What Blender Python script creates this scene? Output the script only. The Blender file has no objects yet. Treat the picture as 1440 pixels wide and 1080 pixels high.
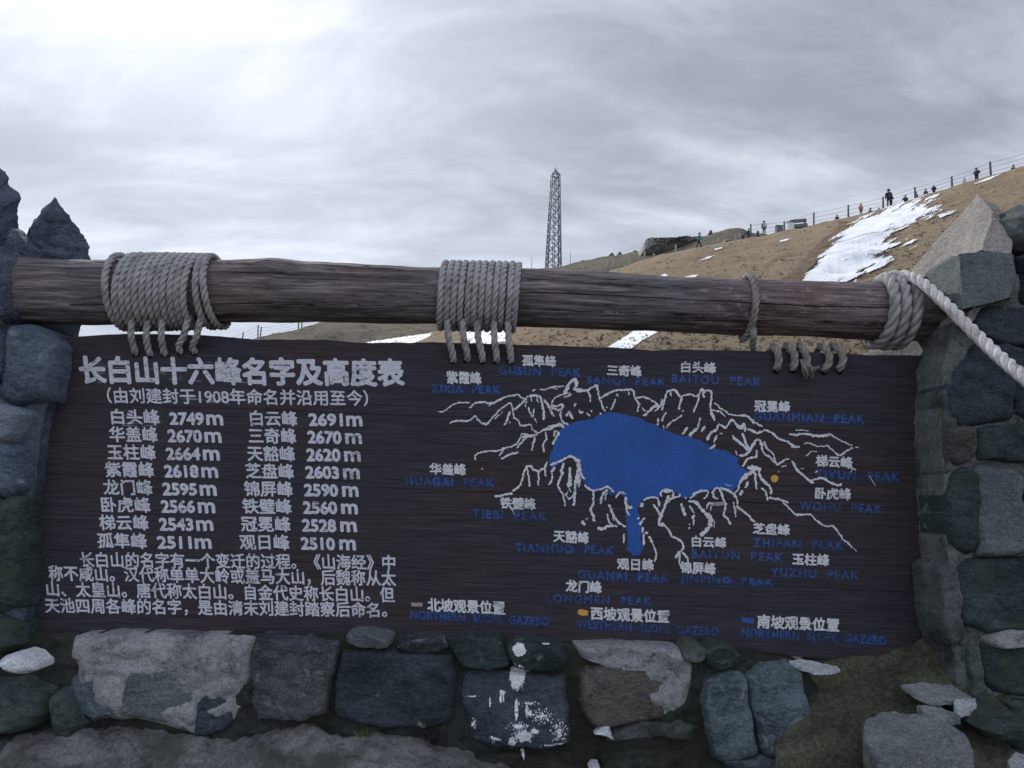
import bpy, bmesh, math, random
from mathutils import Vector, Matrix, noise
from mathutils.bvhtree import BVHTree
from bisect import bisect

# ------------------------------------------------------------------ camera, sky, sun, exposure
SC = bpy.context.scene
COL = SC.collection
EYE = Vector((0.0, 0.0, 1.6))
FPX = 1080.0                       # focal length in pixels of a 1440 x 1080 frame
PITCH, ROLL = math.radians(8.0), math.radians(1.7)
FWD = Vector((0, math.cos(PITCH), math.sin(PITCH)))
_u0 = Vector((0, -math.sin(PITCH), math.cos(PITCH)))
_r0 = Vector((1, 0, 0))
RIGHT = _r0 * math.cos(ROLL) + _u0 * math.sin(ROLL)
UP = _u0 * math.cos(ROLL) - _r0 * math.sin(ROLL)
cam = bpy.data.cameras.new('camera')
cam.sensor_width = 36.0
cam.lens = 36.0 * FPX / 1440.0
cam.clip_start = 0.05
cam.clip_end = 12000.0
cam_o = bpy.data.objects.new('camera', cam)
M = Matrix((RIGHT, UP, -FWD)).transposed().to_4x4()
M.translation = EYE
cam_o.matrix_world = M
COL.objects.link(cam_o)
SC.camera = cam_o

SUN_EL, SUN_AZ = math.radians(37.0), math.radians(-29.0)     # azimuth from +Y towards +X
SUN = Vector((math.sin(SUN_AZ) * math.cos(SUN_EL), math.cos(SUN_AZ) * math.cos(SUN_EL), math.sin(SUN_EL)))
sl = bpy.data.lights.new('sun', 'SUN')
sl.energy = 3.6
sl.angle = math.radians(1.5)
sl.color = (1.0, 0.95, 0.88)
so = bpy.data.objects.new('sun', sl)
so.rotation_euler = SUN.to_track_quat('Z', 'Y').to_euler()
COL.objects.link(so)

W = bpy.data.worlds.new('World')
SC.world = W
W.use_nodes = True
SC.view_settings.view_transform = 'Standard'
SC.view_settings.look = 'None'
SC.view_settings.exposure = 0.0
SC.view_settings.gamma = 1.0
SC.cycles.max_bounces = 6


class NT:
    """Small helper for writing node trees."""
    def __init__(self, tree):
        self.t = tree
        self.n, self.l = tree.nodes, tree.links

    def add(self, typ, ins=None, **kw):
        nd = self.n.new(typ)
        for k, v in kw.items():
            setattr(nd, k, v)
        for k, v in (ins or {}).items():
            s = nd.inputs[k]
            if isinstance(v, bpy.types.NodeSocket):
                self.l.new(v, s)
            else:
                s.default_value = v
        return nd

    def math(self, op, a, b=None, clamp=False):
        nd = self.add('ShaderNodeMath', operation=op, use_clamp=clamp)
        for i, v in enumerate((a, b)):
            if v is None:
                continue
            if isinstance(v, bpy.types.NodeSocket):
                self.l.new(v, nd.inputs[i])
            else:
                nd.inputs[i].default_value = v
        return nd.outputs[0]

    def mix(self, fac, a, b, blend='MIX'):
        nd = self.add('ShaderNodeMix', data_type='RGBA', blend_type=blend)
        for i, v in ((0, fac), (6, a), (7, b)):
            if isinstance(v, bpy.types.NodeSocket):
                self.l.new(v, nd.inputs[i])
            else:
                nd.inputs[i].default_value = v if i == 0 else (tuple(v) + (1,))[:4]
        return nd.outputs[2]

    def ramp(self, fac, stops, interp='LINEAR'):
        nd = self.add('ShaderNodeValToRGB', {'Fac': fac})
        cr = nd.color_ramp
        cr.interpolation = interp
        while len(cr.elements) < len(stops):
            cr.elements.new(0.5)
        for e, (p, c) in zip(cr.elements, stops):
            e.position = p
            e.color = (tuple(c) + (1,))[:4] if not isinstance(c, (int, float)) else (c, c, c, 1)
        return nd.outputs[0]

    def noise(self, vec, scale, detail=6, rough=0.55, dist=0.0, out='Fac'):
        nd = self.add('ShaderNodeTexNoise', {'Vector': vec, 'Scale': scale, 'Detail': detail,
                                             'Roughness': rough, 'Distortion': dist})
        return nd.outputs[out]

    def scale(self, vec, s, loc=(0, 0, 0), rot=(0, 0, 0)):
        return self.add('ShaderNodeMapping', {'Vector': vec, 'Scale': s, 'Location': loc, 'Rotation': rot}).outputs[0]


def build_world():
    nt = NT(W.node_tree)
    nt.n.clear()
    sky = nt.add('ShaderNodeTexSky', sky_type='NISHITA', sun_disc=False, sun_elevation=SUN_EL,
                 sun_rotation=SUN_AZ, altitude=2400.0)
    tc = nt.add('ShaderNodeTexCoord')
    d = tc.outputs['Generated']
    sep = nt.add('ShaderNodeSeparateXYZ', {0: d})
    zz = nt.math('MAXIMUM', sep.outputs[2], 0.0)
    zz = nt.math('ADD', zz, 0.42)
    px = nt.math('DIVIDE', sep.outputs[0], zz)
    py = nt.math('DIVIDE', sep.outputs[1], zz)
    vec = nt.add('ShaderNodeCombineXYZ', {0: px, 1: py, 2: 0.0}).outputs[0]
    # wispy high cloud, drawn out a little along one direction
    v1 = nt.scale(vec, (1.1, 2.0, 1.0), (3.1, 1.7, 0.0), (0, 0, math.radians(24)))
    n1 = nt.noise(v1, 1.15, 9, 0.58, 0.7)
    v2 = nt.scale(vec, (1.2, 3.0, 1.0), (0.4, 7.7, 0.0), (0, 0, math.radians(-22)))
    n2 = nt.noise(v2, 3.0, 9, 0.6, 0.5)
    n = nt.math('ADD', nt.math('MULTIPLY', n1, 0.68), nt.math('MULTIPLY', n2, 0.32))
    cloud = nt.ramp(n, [(0.38, (2.5, 2.85, 3.6)), (0.46, (3.4, 3.72, 4.55)), (0.53, (4.6, 4.95, 5.85)), (0.62, (6.9, 7.2, 8.1))])
    # thin cloud glows round the sun
    dot = nt.add('ShaderNodeVectorMath', {0: d, 1: tuple(SUN)}, operation='DOT_PRODUCT').outputs['Value']
    dot = nt.math('MAXIMUM', dot, 0.0)
    g1 = nt.math('MULTIPLY', nt.math('POWER', dot, 4.2), 3.7)
    g2 = nt.math('MULTIPLY', nt.math('POWER', dot, 38.0), 9.5)
    g = nt.math('ADD', g1, g2)
    gv = nt.math('MULTIPLY', g, nt.math('ADD', nt.math('MULTIPLY', n, 1.1), 0.42))
    glow = nt.add('ShaderNodeMix', data_type='RGBA', blend_type='MULTIPLY')
    glow.inputs[0].default_value = 1.0
    nt.l.new(gv, glow.inputs[6])
    glow.inputs[7].default_value = (0.97, 0.99, 1.04, 1)
    tot = nt.mix(1.0, cloud, glow.outputs[2], 'ADD')
    # brighter band of thin cloud low over the horizon
    hz = nt.math('POWER', nt.math('SUBTRACT', 1.0, nt.math('ABSOLUTE', sep.outputs[2]), True), 9.0)
    hz = nt.math('MULTIPLY', hz, 2.6)
    hzc = nt.add('ShaderNodeMix', data_type='RGBA', blend_type='MULTIPLY')
    hzc.inputs[0].default_value = 1.0
    nt.l.new(hz, hzc.inputs[6])
    hzc.inputs[7].default_value = (0.95, 0.99, 1.06, 1)
    tot = nt.mix(1.0, tot, hzc.outputs[2], 'ADD')
    # sky behind the camera brightened as added fill for the shaded board, stones and log
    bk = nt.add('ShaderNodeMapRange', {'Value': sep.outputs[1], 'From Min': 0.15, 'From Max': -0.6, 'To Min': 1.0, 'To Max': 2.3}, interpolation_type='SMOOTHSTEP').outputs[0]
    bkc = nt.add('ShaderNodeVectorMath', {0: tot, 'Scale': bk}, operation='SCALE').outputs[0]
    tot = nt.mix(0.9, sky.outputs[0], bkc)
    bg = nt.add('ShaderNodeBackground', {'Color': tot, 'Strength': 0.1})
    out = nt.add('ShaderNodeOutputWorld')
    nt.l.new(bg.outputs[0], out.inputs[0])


build_world()


# ------------------------------------------------------------------ helpers
def ray(px, py):
    return (FWD * FPX + RIGHT * (px - 720.0) + UP * (540.0 - py)).normalized()


def at(px, py, Y):
    """Point where the sight line of a photo pixel meets the upright plane at distance Y."""
    d = ray(px, py)
    return EYE + d * (Y / d.y)


def lerp_tab(tab, x):
    if x <= tab[0][0]:
        return tab[0][1]
    for (a, ya), (b, yb) in zip(tab, tab[1:]):
        if x <= b:
            return ya + (yb - ya) * (x - a) / (b - a)
    return tab[-1][1]


def fract(p, H=0.8, oct=4):
    return noise.fractal(p, H, 2.0, oct)


def empty(name, loc, label, cat, group=None):
    o = bpy.data.objects.new(name, None)
    o.empty_display_size = 0.1
    o.location = loc
    COL.objects.link(o)
    tag(o, label, cat, group)
    return o


def tag(o, label=None, cat=None, group=None, kind=None):
    for k, v in (('label', label), ('category', cat), ('group', group), ('kind', kind)):
        if v:
            o[k] = v
    return o


def wloc(o):
    v = Vector((0, 0, 0))
    while o:
        v += o.location
        o = o.parent
    return v


def obj(name, verts, faces, m, parent=None, smooth=True, loc=None, sharp=None, fmat=None):
    """Link world-space geometry as one mesh object."""
    if parent is not None:
        base = wloc(parent)
        loc = Vector((0, 0, 0))
    else:
        base = loc = Vector(loc) if loc is not None else Vector((0, 0, 0))
    me = bpy.data.meshes.new(name)
    me.from_pydata([tuple(Vector(v) - base) for v in verts], [], faces)
    for x in (m if isinstance(m, (list, tuple)) else [m]):
        me.materials.append(x)
    if fmat:
        me.polygons.foreach_set('material_index', fmat)
    if smooth:
        me.shade_smooth()
        if sharp:
            me.set_sharp_from_angle(angle=math.radians(sharp))
    me.update()
    o = bpy.data.objects.new(name, me)
    o.location = loc
    o.parent = parent
    COL.objects.link(o)
    return o


class MB:
    """Collects geometry for one mesh."""
    def __init__(self):
        self.v, self.f = [], []

    def add(self, vs, fs):
        n = len(self.v)
        self.v += [Vector(p) for p in vs]
        self.f += [tuple(i + n for i in f) for f in fs]

    def box(self, c, s, rot=None):
        c = Vector(c)
        vs = []
        for z in (-.5, .5):
            for y in (-.5, .5):
                for x in (-.5, .5):
                    p = Vector((x * s[0], y * s[1], z * s[2]))
                    if rot is not None:
                        p = rot @ p
                    vs.append(c + p)
        self.add(vs, [(0, 2, 3, 1), (4, 5, 7, 6), (0, 1, 5, 4), (2, 6, 7, 3), (0, 4, 6, 2), (1, 3, 7, 5)])

    def tube(self, pts, r, n=6, cap=True):
        pts = [Vector(p) for p in pts]
        rs = r if isinstance(r, (list, tuple)) else [r] * len(pts)
        up = None
        rings = []
        for i, p in enumerate(pts):
            t = (pts[min(i + 1, len(pts) - 1)] - pts[max(i - 1, 0)])
            t = t.normalized() if t.length > 1e-9 else Vector((0, 0, 1))
            if up is None:
                up = t.orthogonal().normalized()
            up = up - t * up.dot(t)
            up = up.normalized() if up.length > 1e-6 else t.orthogonal().normalized()
            b = t.cross(up)
            rings.append([p + (up * math.cos(a) + b * math.sin(a)) * rs[i] for a in [2 * math.pi * k / n for k in range(n)]])
        n0 = len(self.v)
        for rg in rings:
            self.v += rg
        for i in range(len(rings) - 1):
            for k in range(n):
                a, b_ = n0 + i * n + k, n0 + i * n + (k + 1) % n
                self.f.append((a, b_, b_ + n, a + n))
        if cap:
            self.f.append(tuple(n0 + k for k in reversed(range(n))))
            self.f.append(tuple(n0 + (len(rings) - 1) * n + k for k in range(n)))

    def build(self, name, m, parent=None, smooth=True, loc=None, sharp=None):
        return obj(name, self.v, self.f, m, parent, smooth, loc, sharp)


def resample(pts, step):
    """Points along a polyline, evenly spaced."""
    pts = [Vector(p) for p in pts]
    L = [0.0]
    for a, b in zip(pts, pts[1:]):
        L.append(L[-1] + (b - a).length)
    n = max(2, int(math.ceil(L[-1] / step)) + 1)
    out = []
    j = 0
    for i in range(n):
        s = L[-1] * i / (n - 1)
        while j < len(L) - 2 and L[j + 1] < s:
            j += 1
        d = L[j + 1] - L[j]
        out.append(pts[j].lerp(pts[j + 1], (s - L[j]) / d if d > 0 else 0))
    return out


def smooth_path(pts, k=6):
    """Catmull-Rom through the points."""
    P = [Vector(p) for p in pts]
    P = [P[0] * 2 - P[1]] + P + [P[-1] * 2 - P[-2]]
    out = []
    for i in range(1, len(P) - 2):
        for j in range(k):
            t = j / k
            a, b, c, d = P[i - 1], P[i], P[i + 1], P[i + 2]
            out.append(0.5 * ((2 * b) + (c - a) * t + (2 * a - 5 * b + 4 * c - d) * t * t + (-a + 3 * b - 3 * c + d) * t ** 3))
    out.append(P[-2])
    return out


FUZZ = 0.22


def rope_geo(mb, path, R, pitch=None, sides=7, phase=0.0):
    """Three-strand laid rope along a path (radius R may be a function of the fraction run)."""
    Rf = R if callable(R) else (lambda t: R)
    R0 = Rf(0.5)
    pitch = pitch or R0 * 6.2
    P = resample(path, R0 * 0.62)
    n = len(P)
    up = None
    strands = [[], [], []]
    s = 0.0
    for i, p in enumerate(P):
        t = (P[min(i + 1, n - 1)] - P[max(i - 1, 0)]).normalized()
        if up is None:
            up = t.orthogonal().normalized()
        up = (up - t * up.dot(t)).normalized()
        b = t.cross(up)
        if i:
            s += (p - P[i - 1]).length
        r = Rf(i / (n - 1))
        for k in range(3):
            a = phase + 2 * math.pi * (s / pitch + k / 3.0)
            strands[k].append((p + (up * math.cos(a) + b * math.sin(a)) * r * 0.50, r * 0.56))
    for st in strands:
        mb.tube([q for q, _ in st], [q for _, q in st], sides)
    # loose fibres standing off the lay
    rf = random.Random(int(R0 * 1e5) + n)
    for i in range(int(n * FUZZ)):
        q, r = strands[rf.randrange(3)][rf.randrange(n)]
        d = Vector((rf.gauss(0, 1), rf.gauss(0, 1), rf.gauss(0, 1))).normalized()
        e = Vector((rf.gauss(0, 1), rf.gauss(0, 1), rf.gauss(0, 1))).normalized()
        l = R0 * rf.uniform(.5, 1.3)
        a, c = q + d * r * .9, q + d * (r + l * .5) + e * l * .5
        w = d.cross(e) * R0 * .045
        m_ = (a + c) / 2 + d * l * .15
        mb.add([a - w, a + w, m_ + w * .8, c, m_ - w * .8], [(0, 1, 2, 3, 4)])


def stone_geo(poly, Y, prot=0.03, back=0.12, N=110, rings=24, seed=0, rough=0.006, edge=7, jit=1.2, tilt=0.0, flat=0.0, taper=1.0, lean=(0, 0, 0)):
    """A stone whose outline is given in photo pixels on the upright plane Y: bulging, uneven face and a body behind it."""
    rnd = random.Random(seed)
    pts = [Vector((a, b, 0)) for a, b in poly]
    pts.append(pts[0])
    P = resample(pts, sum((a - b).length for a, b in zip(pts, pts[1:])) / N)[:-1]
    # soften corners a little
    for _ in range(1):
        P = [(P[i - 1] + P[i] * 2 + P[(i + 1) % len(P)]) / 4 for i in range(len(P))]
    off = Vector((seed * 3.17, seed * 1.31, 0))
    P = [p + Vector((noise.noise(p * 0.045 + off), noise.noise(p * 0.045 - off + Vector((9, 9, 9))), 0)) * jit * 2.2
         + Vector((noise.noise(p * 0.2 + off), noise.noise(p * 0.2 - off + Vector((5, 9, 9))), 0)) * jit * 0.9 for p in P]
    n = len(P)
    c = sum(P, Vector((0, 0, 0))) / n
    tx, ty = rnd.uniform(-1, 1) * tilt, rnd.uniform(-1, 1) * tilt
    vs, fs = [], []
    ss = [1 - (1 - (1 - k / rings)) ** 1.6 for k in range(rings)]      # dense towards the rim
    ss = [1.0 - (k / rings) ** 1.45 for k in range(rings)]
    size = max((p - c).length for p in P)
    W0 = at(c.x, c.y, Y)
    vs += [W0 + (at(p.x, p.y, Y) - W0) * taper + Vector((lean[0], back, lean[2])) for p in P]
    for s in ss:
        prof = (1 - s ** edge)
        for p in P:
            q = c + (p - c) * s
            w = at(q.x, q.y, Y)
            h = prot * (prof * (1 - flat) + flat * (1 if s < 0.995 else 0.6))
            h += prot * prof * (tx * (q.x - c.x) / size + ty * (q.y - c.y) / size)
            nn = fract(w * 7.0 + off, 0.9, 3) * rough + fract(w * 34.0 + off, 0.7, 4) * rough * 0.30
            wv = Vector((w.x, w.y * 1.0, w.z * 1.5)) * 15.0 + off + Vector((fract(w * 11, .8, 2), 0, fract(w * 11 + off, .8, 2))) * .35
            vd = noise.voronoi(wv)[0]
            nn += (min(1.0, vd[0] * 1.3) - .5) * -rough * 1.5
            w = w + Vector((0, -(h + nn * (0.35 + 0.65 * prof)), 0))
            vs.append(w)
    w = at(c.x, c.y, Y)
    vs.append(w - Vector((0, prot + fract(w * 7.0 + off, 0.9, 3) * rough, 0)))
    R = len(ss) + 1
    for r in range(R - 1):
        for i in range(n):
            a, b = r * n + i, r * n + (i + 1) % n
            fs.append((a, a + n, b + n, b))
    last = (R - 1) * n
    for i in range(n):
        fs.append((last + i, len(vs) - 1, last + (i + 1) % n))
    # orient so that the front looks at the viewer
    a, b, d = vs[fs[-1][0]], vs[fs[-1][1]], vs[fs[-1][2]]
    if (b - a).cross(d - a).y > 0:
        fs = [tuple(reversed(f)) for f in fs]
    return vs, fs


def facet_geo(verts, faces, cuts=7, amp=0.004, seed=0, sc=14.0):
    """An angular rock from photo-anchored corners (px, py, distance), broken up with small relief."""
    bm = bmesh.new()
    vs = [bm.verts.new(at(*v)) for v in verts]
    for f in faces:
        bm.faces.new([vs[i] for i in f])
    bmesh.ops.recalc_face_normals(bm, faces=bm.faces)
    bmesh.ops.triangulate(bm, faces=bm.faces)
    bmesh.ops.subdivide_edges(bm, edges=bm.edges, cuts=cuts, use_grid_fill=True)
    off = Vector((seed * 2.3, seed * 4.1, seed))
    for v in bm.verts:
        p = v.co
        v.co = p + Vector((fract(p * sc + off, .8, 4), fract(p * sc - off, .8, 4), fract(p * sc + off * 2, .8, 4))) * amp
    bm.verts.index_update()
    V = [v.co.copy() for v in bm.verts]
    F = [tuple(v.index for v in f.verts) for f in bm.faces]
    bm.free()
    return V, F


def in_poly(x, y, poly):
    c = False
    j = len(poly) - 1
    for i in range(len(poly)):
        xi, yi = poly[i]
        xj, yj = poly[j]
        if (yi > y) != (yj > y) and x < (xj - xi) * (y - yi) / (yj - yi) + xi:
            c = not c
        j = i
    return c


def poly_dist(x, y, poly):
    best = 1e9
    for (ax, ay), (bx, by) in zip(poly, poly[1:] + poly[:1]):
        dx, dy = bx - ax, by - ay
        t = max(0, min(1, ((x - ax) * dx + (y - ay) * dy) / max(1e-9, dx * dx + dy * dy)))
        best = min(best, math.hypot(x - ax - t * dx, y - ay - t * dy))
    return best if in_poly(x, y, poly) else -best


def bvh_of(objs):
    V, F = [], []
    for o in objs:
        b = wloc(o)
        n = len(V)
        V += [v.co + b for v in o.data.vertices]
        F += [tuple(i + n for i in p.vertices) for p in o.data.polygons]
    return BVHTree.FromPolygons(V, F)


def hit(tree, px, py):
    d = ray(px, py)
    p, nn, i, t = tree.ray_cast(EYE, d)
    return p


def layer_geo(tree, mask, box, step, lift):
    """A thin ragged layer (snow, paint) lying on a surface where mask(px, py) > 0."""
    x0, y0, x1, y1 = box
    nx, ny = int((x1 - x0) / step) + 1, int((y1 - y0) / step) + 1
    idx, vs, fs = {}, [], []

    def vert(i, j):
        k = (i, j)
        if k not in idx:
            jx = noise.noise(Vector((i * .9, j * .9, 1.0))) * step * .45
            jy = noise.noise(Vector((i * .9, j * .9, 7.0))) * step * .45
            px, py = x0 + i * step + jx, y0 + j * step + jy
            p = hit(tree, px, py)
            if p is None:
                idx[k] = None
            else:
                idx[k] = len(vs)
                vs.append(p + (EYE - p).normalized() * lift * 0.6 + Vector((0, 0, lift * 0.6)))
        return idx[k]
    for j in range(ny - 1):
        for i in range(nx - 1):
            if mask(x0 + (i + .5) * step, y0 + (j + .5) * step) > 0:
                q = [vert(i, j + 1), vert(i + 1, j + 1), vert(i + 1, j), vert(i, j)]
                if None in q:
                    continue
                ps = [vs[k] for k in q]
                if max((a - EYE).length for a in ps) > 1.25 * min((a - EYE).length for a in ps):
                    continue
                fs.append(tuple(q))
    return vs, fs


# ------------------------------------------------------------------ materials
def mat(name, fn, rough=0.85, spec=0.3, bump=0.0, bdist=0.01):
    """fn(nt, obj_coords) -> (colour socket, height socket or None)"""
    m = bpy.data.materials.new(name)
    m.use_nodes = True
    nt = NT(m.node_tree)
    nt.n.clear()
    tc = nt.add('ShaderNodeTexCoord')
    res = fn(nt, tc.outputs['Object'])
    colr, h = res[0], res[1]
    b = nt.add('ShaderNodeBsdfPrincipled', {'Roughness': rough, 'Specular IOR Level': spec})
    if isinstance(colr, bpy.types.NodeSocket):
        nt.l.new(colr, b.inputs['Base Color'])
    else:
        b.inputs['Base Color'].default_value = (tuple(colr) + (1,))[:4]
    if len(res) > 2 and res[2] is not None:
        nt.l.new(res[2], b.inputs['Roughness'])
    if h is not None and bump:
        bp = nt.add('ShaderNodeBump', {'Strength': bump, 'Distance': bdist, 'Height': h})
        nt.l.new(bp.outputs[0], b.inputs['Normal'])
    if len(res) > 3 and res[3] is not None:
        nt.l.new(res[3], b.inputs['Alpha'])
    out = nt.add('ShaderNodeOutputMaterial')
    nt.l.new(b.outputs[0], out.inputs[0])
    return m


def stone_mat(name, dark, light, lichen=(0.3, 0.31, 0.3), lich=0.62, moss=None, mossamt=0.0, sc=1.0, bump=0.7):
    def fn(nt, v):
        oi = nt.add('ShaderNodeObjectInfo')
        off = nt.math('MULTIPLY', oi.outputs['Random'], 37.0)
        cv = nt.add('ShaderNodeCombineXYZ', {0: off, 1: off, 2: off}).outputs[0]
        v = nt.add('ShaderNodeVectorMath', {0: v, 1: cv}, operation='ADD').outputs[0]
        a = nt.noise(v, 6 * sc, 8, 0.6, 0.4)
        vs = nt.scale(v, (1.0, 1.0, 2.6))
        b = nt.noise(vs, 48 * sc, 8, 0.68)
        f = nt.noise(v, 190 * sc, 4, 0.7)
        k = nt.math('ADD', nt.math('MULTIPLY', a, 0.5), nt.math('MULTIPLY', b, 0.5))
        c = nt.ramp(k, [(0.41, dark), (0.50, [x * 0.5 + y * 0.5 for x, y in zip(dark, light)]), (0.60, light)])
        tone = nt.math('ADD', nt.math('MULTIPLY', oi.outputs['Random'], 0.5), 0.75)
        c = nt.mix(1.0, c, nt.add('ShaderNodeCombineXYZ', {0: tone, 1: tone, 2: tone}).outputs[0], 'MULTIPLY')
        # crystals and grit
        g = nt.ramp(f, [(0.34, 0.66), (0.5, 1.0), (0.66, 1.5)])
        c = nt.mix(1.0, c, g, 'MULTIPLY')
        # pale lichen and chips
        l1 = nt.noise(v, 26 * sc, 7, 0.72, 0.6)
        l2 = nt.noise(v, 4.2 * sc, 3, 0.5)
        lm = nt.math('ADD', nt.math('MULTIPLY', l1, 0.72), nt.math('MULTIPLY', l2, 0.28))
        lm = nt.ramp(lm, [(lich - 0.08, 0), (lich + 0.0, 1)])
        c = nt.mix(nt.math('MULTIPLY', lm, 0.75), c, lichen)
        if moss:
            mm = nt.noise(v, 9 * sc, 8, 0.7, 0.5)
            mm = nt.ramp(mm, [(0.62 - mossamt * .3, 0), (0.72 - mossamt * .3, 1)])
            c = nt.mix(nt.math('MULTIPLY', mm, 0.8), c, moss)
        h = nt.math('ADD', nt.math('MULTIPLY', b, 0.75), nt.math('MULTIPLY', f, 0.25))
        return c, h
    return mat(name, fn, 0.9, 0.25, bump, 0.022)


MATS = {}
MATS['basalt'] = stone_mat('basalt', (0.018, 0.025, 0.033), (0.052, 0.066, 0.080), lich=0.68)
MATS['basalt_green'] = stone_mat('basalt_green', (0.015, 0.026, 0.029), (0.048, 0.070, 0.074), lich=0.67, moss=(0.042, 0.055, 0.040), mossamt=0.2)
MATS['basalt_lichen'] = stone_mat('basalt_lichen', (0.022, 0.026, 0.033), (0.085, 0.092, 0.10), lich=0.61, lichen=(0.20, 0.21, 0.22))
MATS['brown_stone'] = stone_mat('brown_stone', (0.040, 0.036, 0.034), (0.115, 0.104, 0.098), lich=0.69)
MATS['blue_stone'] = stone_mat('blue_stone', (0.038, 0.056, 0.066), (0.112, 0.150, 0.166), lich=0.62, lichen=(0.28, 0.3, 0.31))
MATS['left_stone'] = stone_mat('left_stone', (0.040, 0.055, 0.082), (0.105, 0.130, 0.168), lich=0.64, lichen=(0.26, 0.29, 0.33))
MATS['left_slab'] = stone_mat('left_slab', (0.11, 0.14, 0.18), (0.19, 0.22, 0.26), lich=0.75)
MATS['grey_block'] = stone_mat('grey_block', (0.070, 0.085, 0.092), (0.13, 0.150, 0.156), lich=0.76, lichen=(0.24, 0.26, 0.26))
MATS['pale_rock'] = stone_mat('pale_rock', (0.19, 0.175, 0.165), (0.34, 0.32, 0.305), lich=0.8, bump=0.9)
MATS['pale_shard'] = stone_mat('pale_shard', (0.33, 0.35, 0.38), (0.5, 0.52, 0.55), lich=0.85, bump=0.3)
MATS['flat_rock'] = stone_mat('flat_rock', (0.12, 0.138, 0.140), (0.235, 0.255, 0.252), lich=0.8, moss=(0.07, 0.095, 0.06), mossamt=0.1)
MATS['mossy_rock'] = stone_mat('mossy_rock', (0.02, 0.034, 0.034), (0.07, 0.092, 0.088), lich=0.7, moss=(0.04, 0.056, 0.042), mossamt=0.4)
MATS['spire'] = stone_mat('spire', (0.030, 0.040, 0.060), (0.075, 0.092, 0.122), lich=0.72, lichen=(0.18, 0.2, 0.24))


def mortar_fn(base, lightc, mossc, mossthr):
    def fn(nt, v):
        a = nt.noise(v, 5, 8, 0.65, 0.4)
        b = nt.noise(v, 70, 8, 0.72)
        c3 = nt.noise(v, 260, 3, 0.6)
        c = nt.ramp(nt.math('ADD', nt.math('MULTIPLY', a, .6), nt.math('MULTIPLY', b, .4)), [(0.40, [x * .7 for x in base]), (0.50, [(x + y) / 2 for x, y in zip(base, lightc)]), (0.60, lightc)])
        c = nt.mix(1.0, c, nt.ramp(c3, [(0.33, 0.62), (0.5, 1.0), (0.7, 1.25)]), 'MULTIPLY')
        pit = nt.ramp(nt.noise(v, 34, 5, 0.6, 0.5), [(0.30, 0.45), (0.40, 1.0)])
        c = nt.mix(1.0, c, pit, 'MULTIPLY')
        m1 = nt.ramp(nt.noise(v, 4.5, 7, 0.65), [(mossthr, 0), (mossthr + 0.10, 1)])
        c = nt.mix(nt.math('MULTIPLY', m1, 0.85), c, mossc)
        h = nt.math('ADD', nt.math('MULTIPLY', b, .65), nt.math('MULTIPLY', c3, .35))
        return c, h
    return fn


MATS['mortar'] = mat('mortar', mortar_fn((0.15, 0.155, 0.165), (0.33, 0.335, 0.345), (0.10, 0.105, 0.10), 0.62), 0.95, 0.15, 0.9, 0.012)
MATS['footing'] = mat('footing', mortar_fn((0.115, 0.118, 0.12), (0.27, 0.272, 0.275), (0.075, 0.08, 0.066), 0.53), 0.95, 0.15, 1.0, 0.02)
MATS['mortar_mid'] = mat('mortar_mid', mortar_fn((0.055, 0.066, 0.068), (0.125, 0.142, 0.144), (0.034, 0.046, 0.034), 0.50), 0.95, 0.15, 0.9, 0.012)
MATS['mortar_seam'] = mat('mortar_seam', mortar_fn((0.07, 0.08, 0.082), (0.19, 0.205, 0.205), (0.045, 0.055, 0.045), 0.56), 0.95, 0.15, 0.9, 0.012)
MATS['mortar_dark'] = mat('mortar_dark', mortar_fn((0.016, 0.018, 0.018), (0.055, 0.060, 0.058), (0.022, 0.026, 0.017), 0.48), 0.95, 0.15, 0.9, 0.012)
MATS['mortar_blue'] = mat('mortar_blue', mortar_fn((0.045, 0.060, 0.085), (0.10, 0.122, 0.155), (0.045, 0.066, 0.07), 0.55), 0.95, 0.15, 0.9, 0.012)


def soil_fn(nt, v):
    a = nt.noise(v, 7, 8, 0.65, 0.5)
    b = nt.noise(v, 90, 8, 0.75)
    c3 = nt.noise(v, 380, 3, 0.6)
    c = nt.ramp(a, [(0.34, (0.050, 0.050, 0.038)), (0.52, (0.085, 0.090, 0.060)), (0.66, (0.135, 0.138, 0.10))])
    c = nt.mix(1.0, c, nt.ramp(b, [(0.33, 0.5), (0.5, 1.0), (0.68, 1.7)]), 'MULTIPLY')
    g = nt.ramp(c3, [(0.66, 0), (0.72, 1)])
    c = nt.mix(nt.math('MULTIPLY', g, 0.5), c, (0.16, 0.16, 0.13))
    return c, nt.math('ADD', nt.math('MULTIPLY', b, .6), nt.math('MULTIPLY', c3, .4))


MATS['soil'] = mat('soil', soil_fn, 0.97, 0.1, 1.0, 0.012)


def hill_fn(tint):
    def fn(nt, v):
        big = nt.noise(v, 0.05, 6, 0.6, 0.5)
        mid = nt.noise(v, 0.55, 8, 0.65, 0.3)
        small = nt.noise(v, 4.5, 8, 0.72)
        fine = nt.noise(v, 32, 6, 0.75)
        k = nt.math('ADD', nt.math('MULTIPLY', big, .4), nt.math('MULTIPLY', mid, .6))
        c = nt.ramp(k, [(0.33, tint[0]), (0.47, tint[1]), (0.6, tint[2])])
        c = nt.mix(1.0, c, nt.ramp(small, [(0.30, 0.55), (0.47, 1.0), (0.7, 1.25)]), 'MULTIPLY')
        c = nt.mix(1.0, c, nt.ramp(fine, [(0.30, 0.6), (0.46, 1.0), (0.72, 1.25)]), 'MULTIPLY')
        h = nt.math('ADD', nt.math('MULTIPLY', small, .7), nt.math('MULTIPLY', fine, .3))
        return c, h
    return fn


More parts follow.
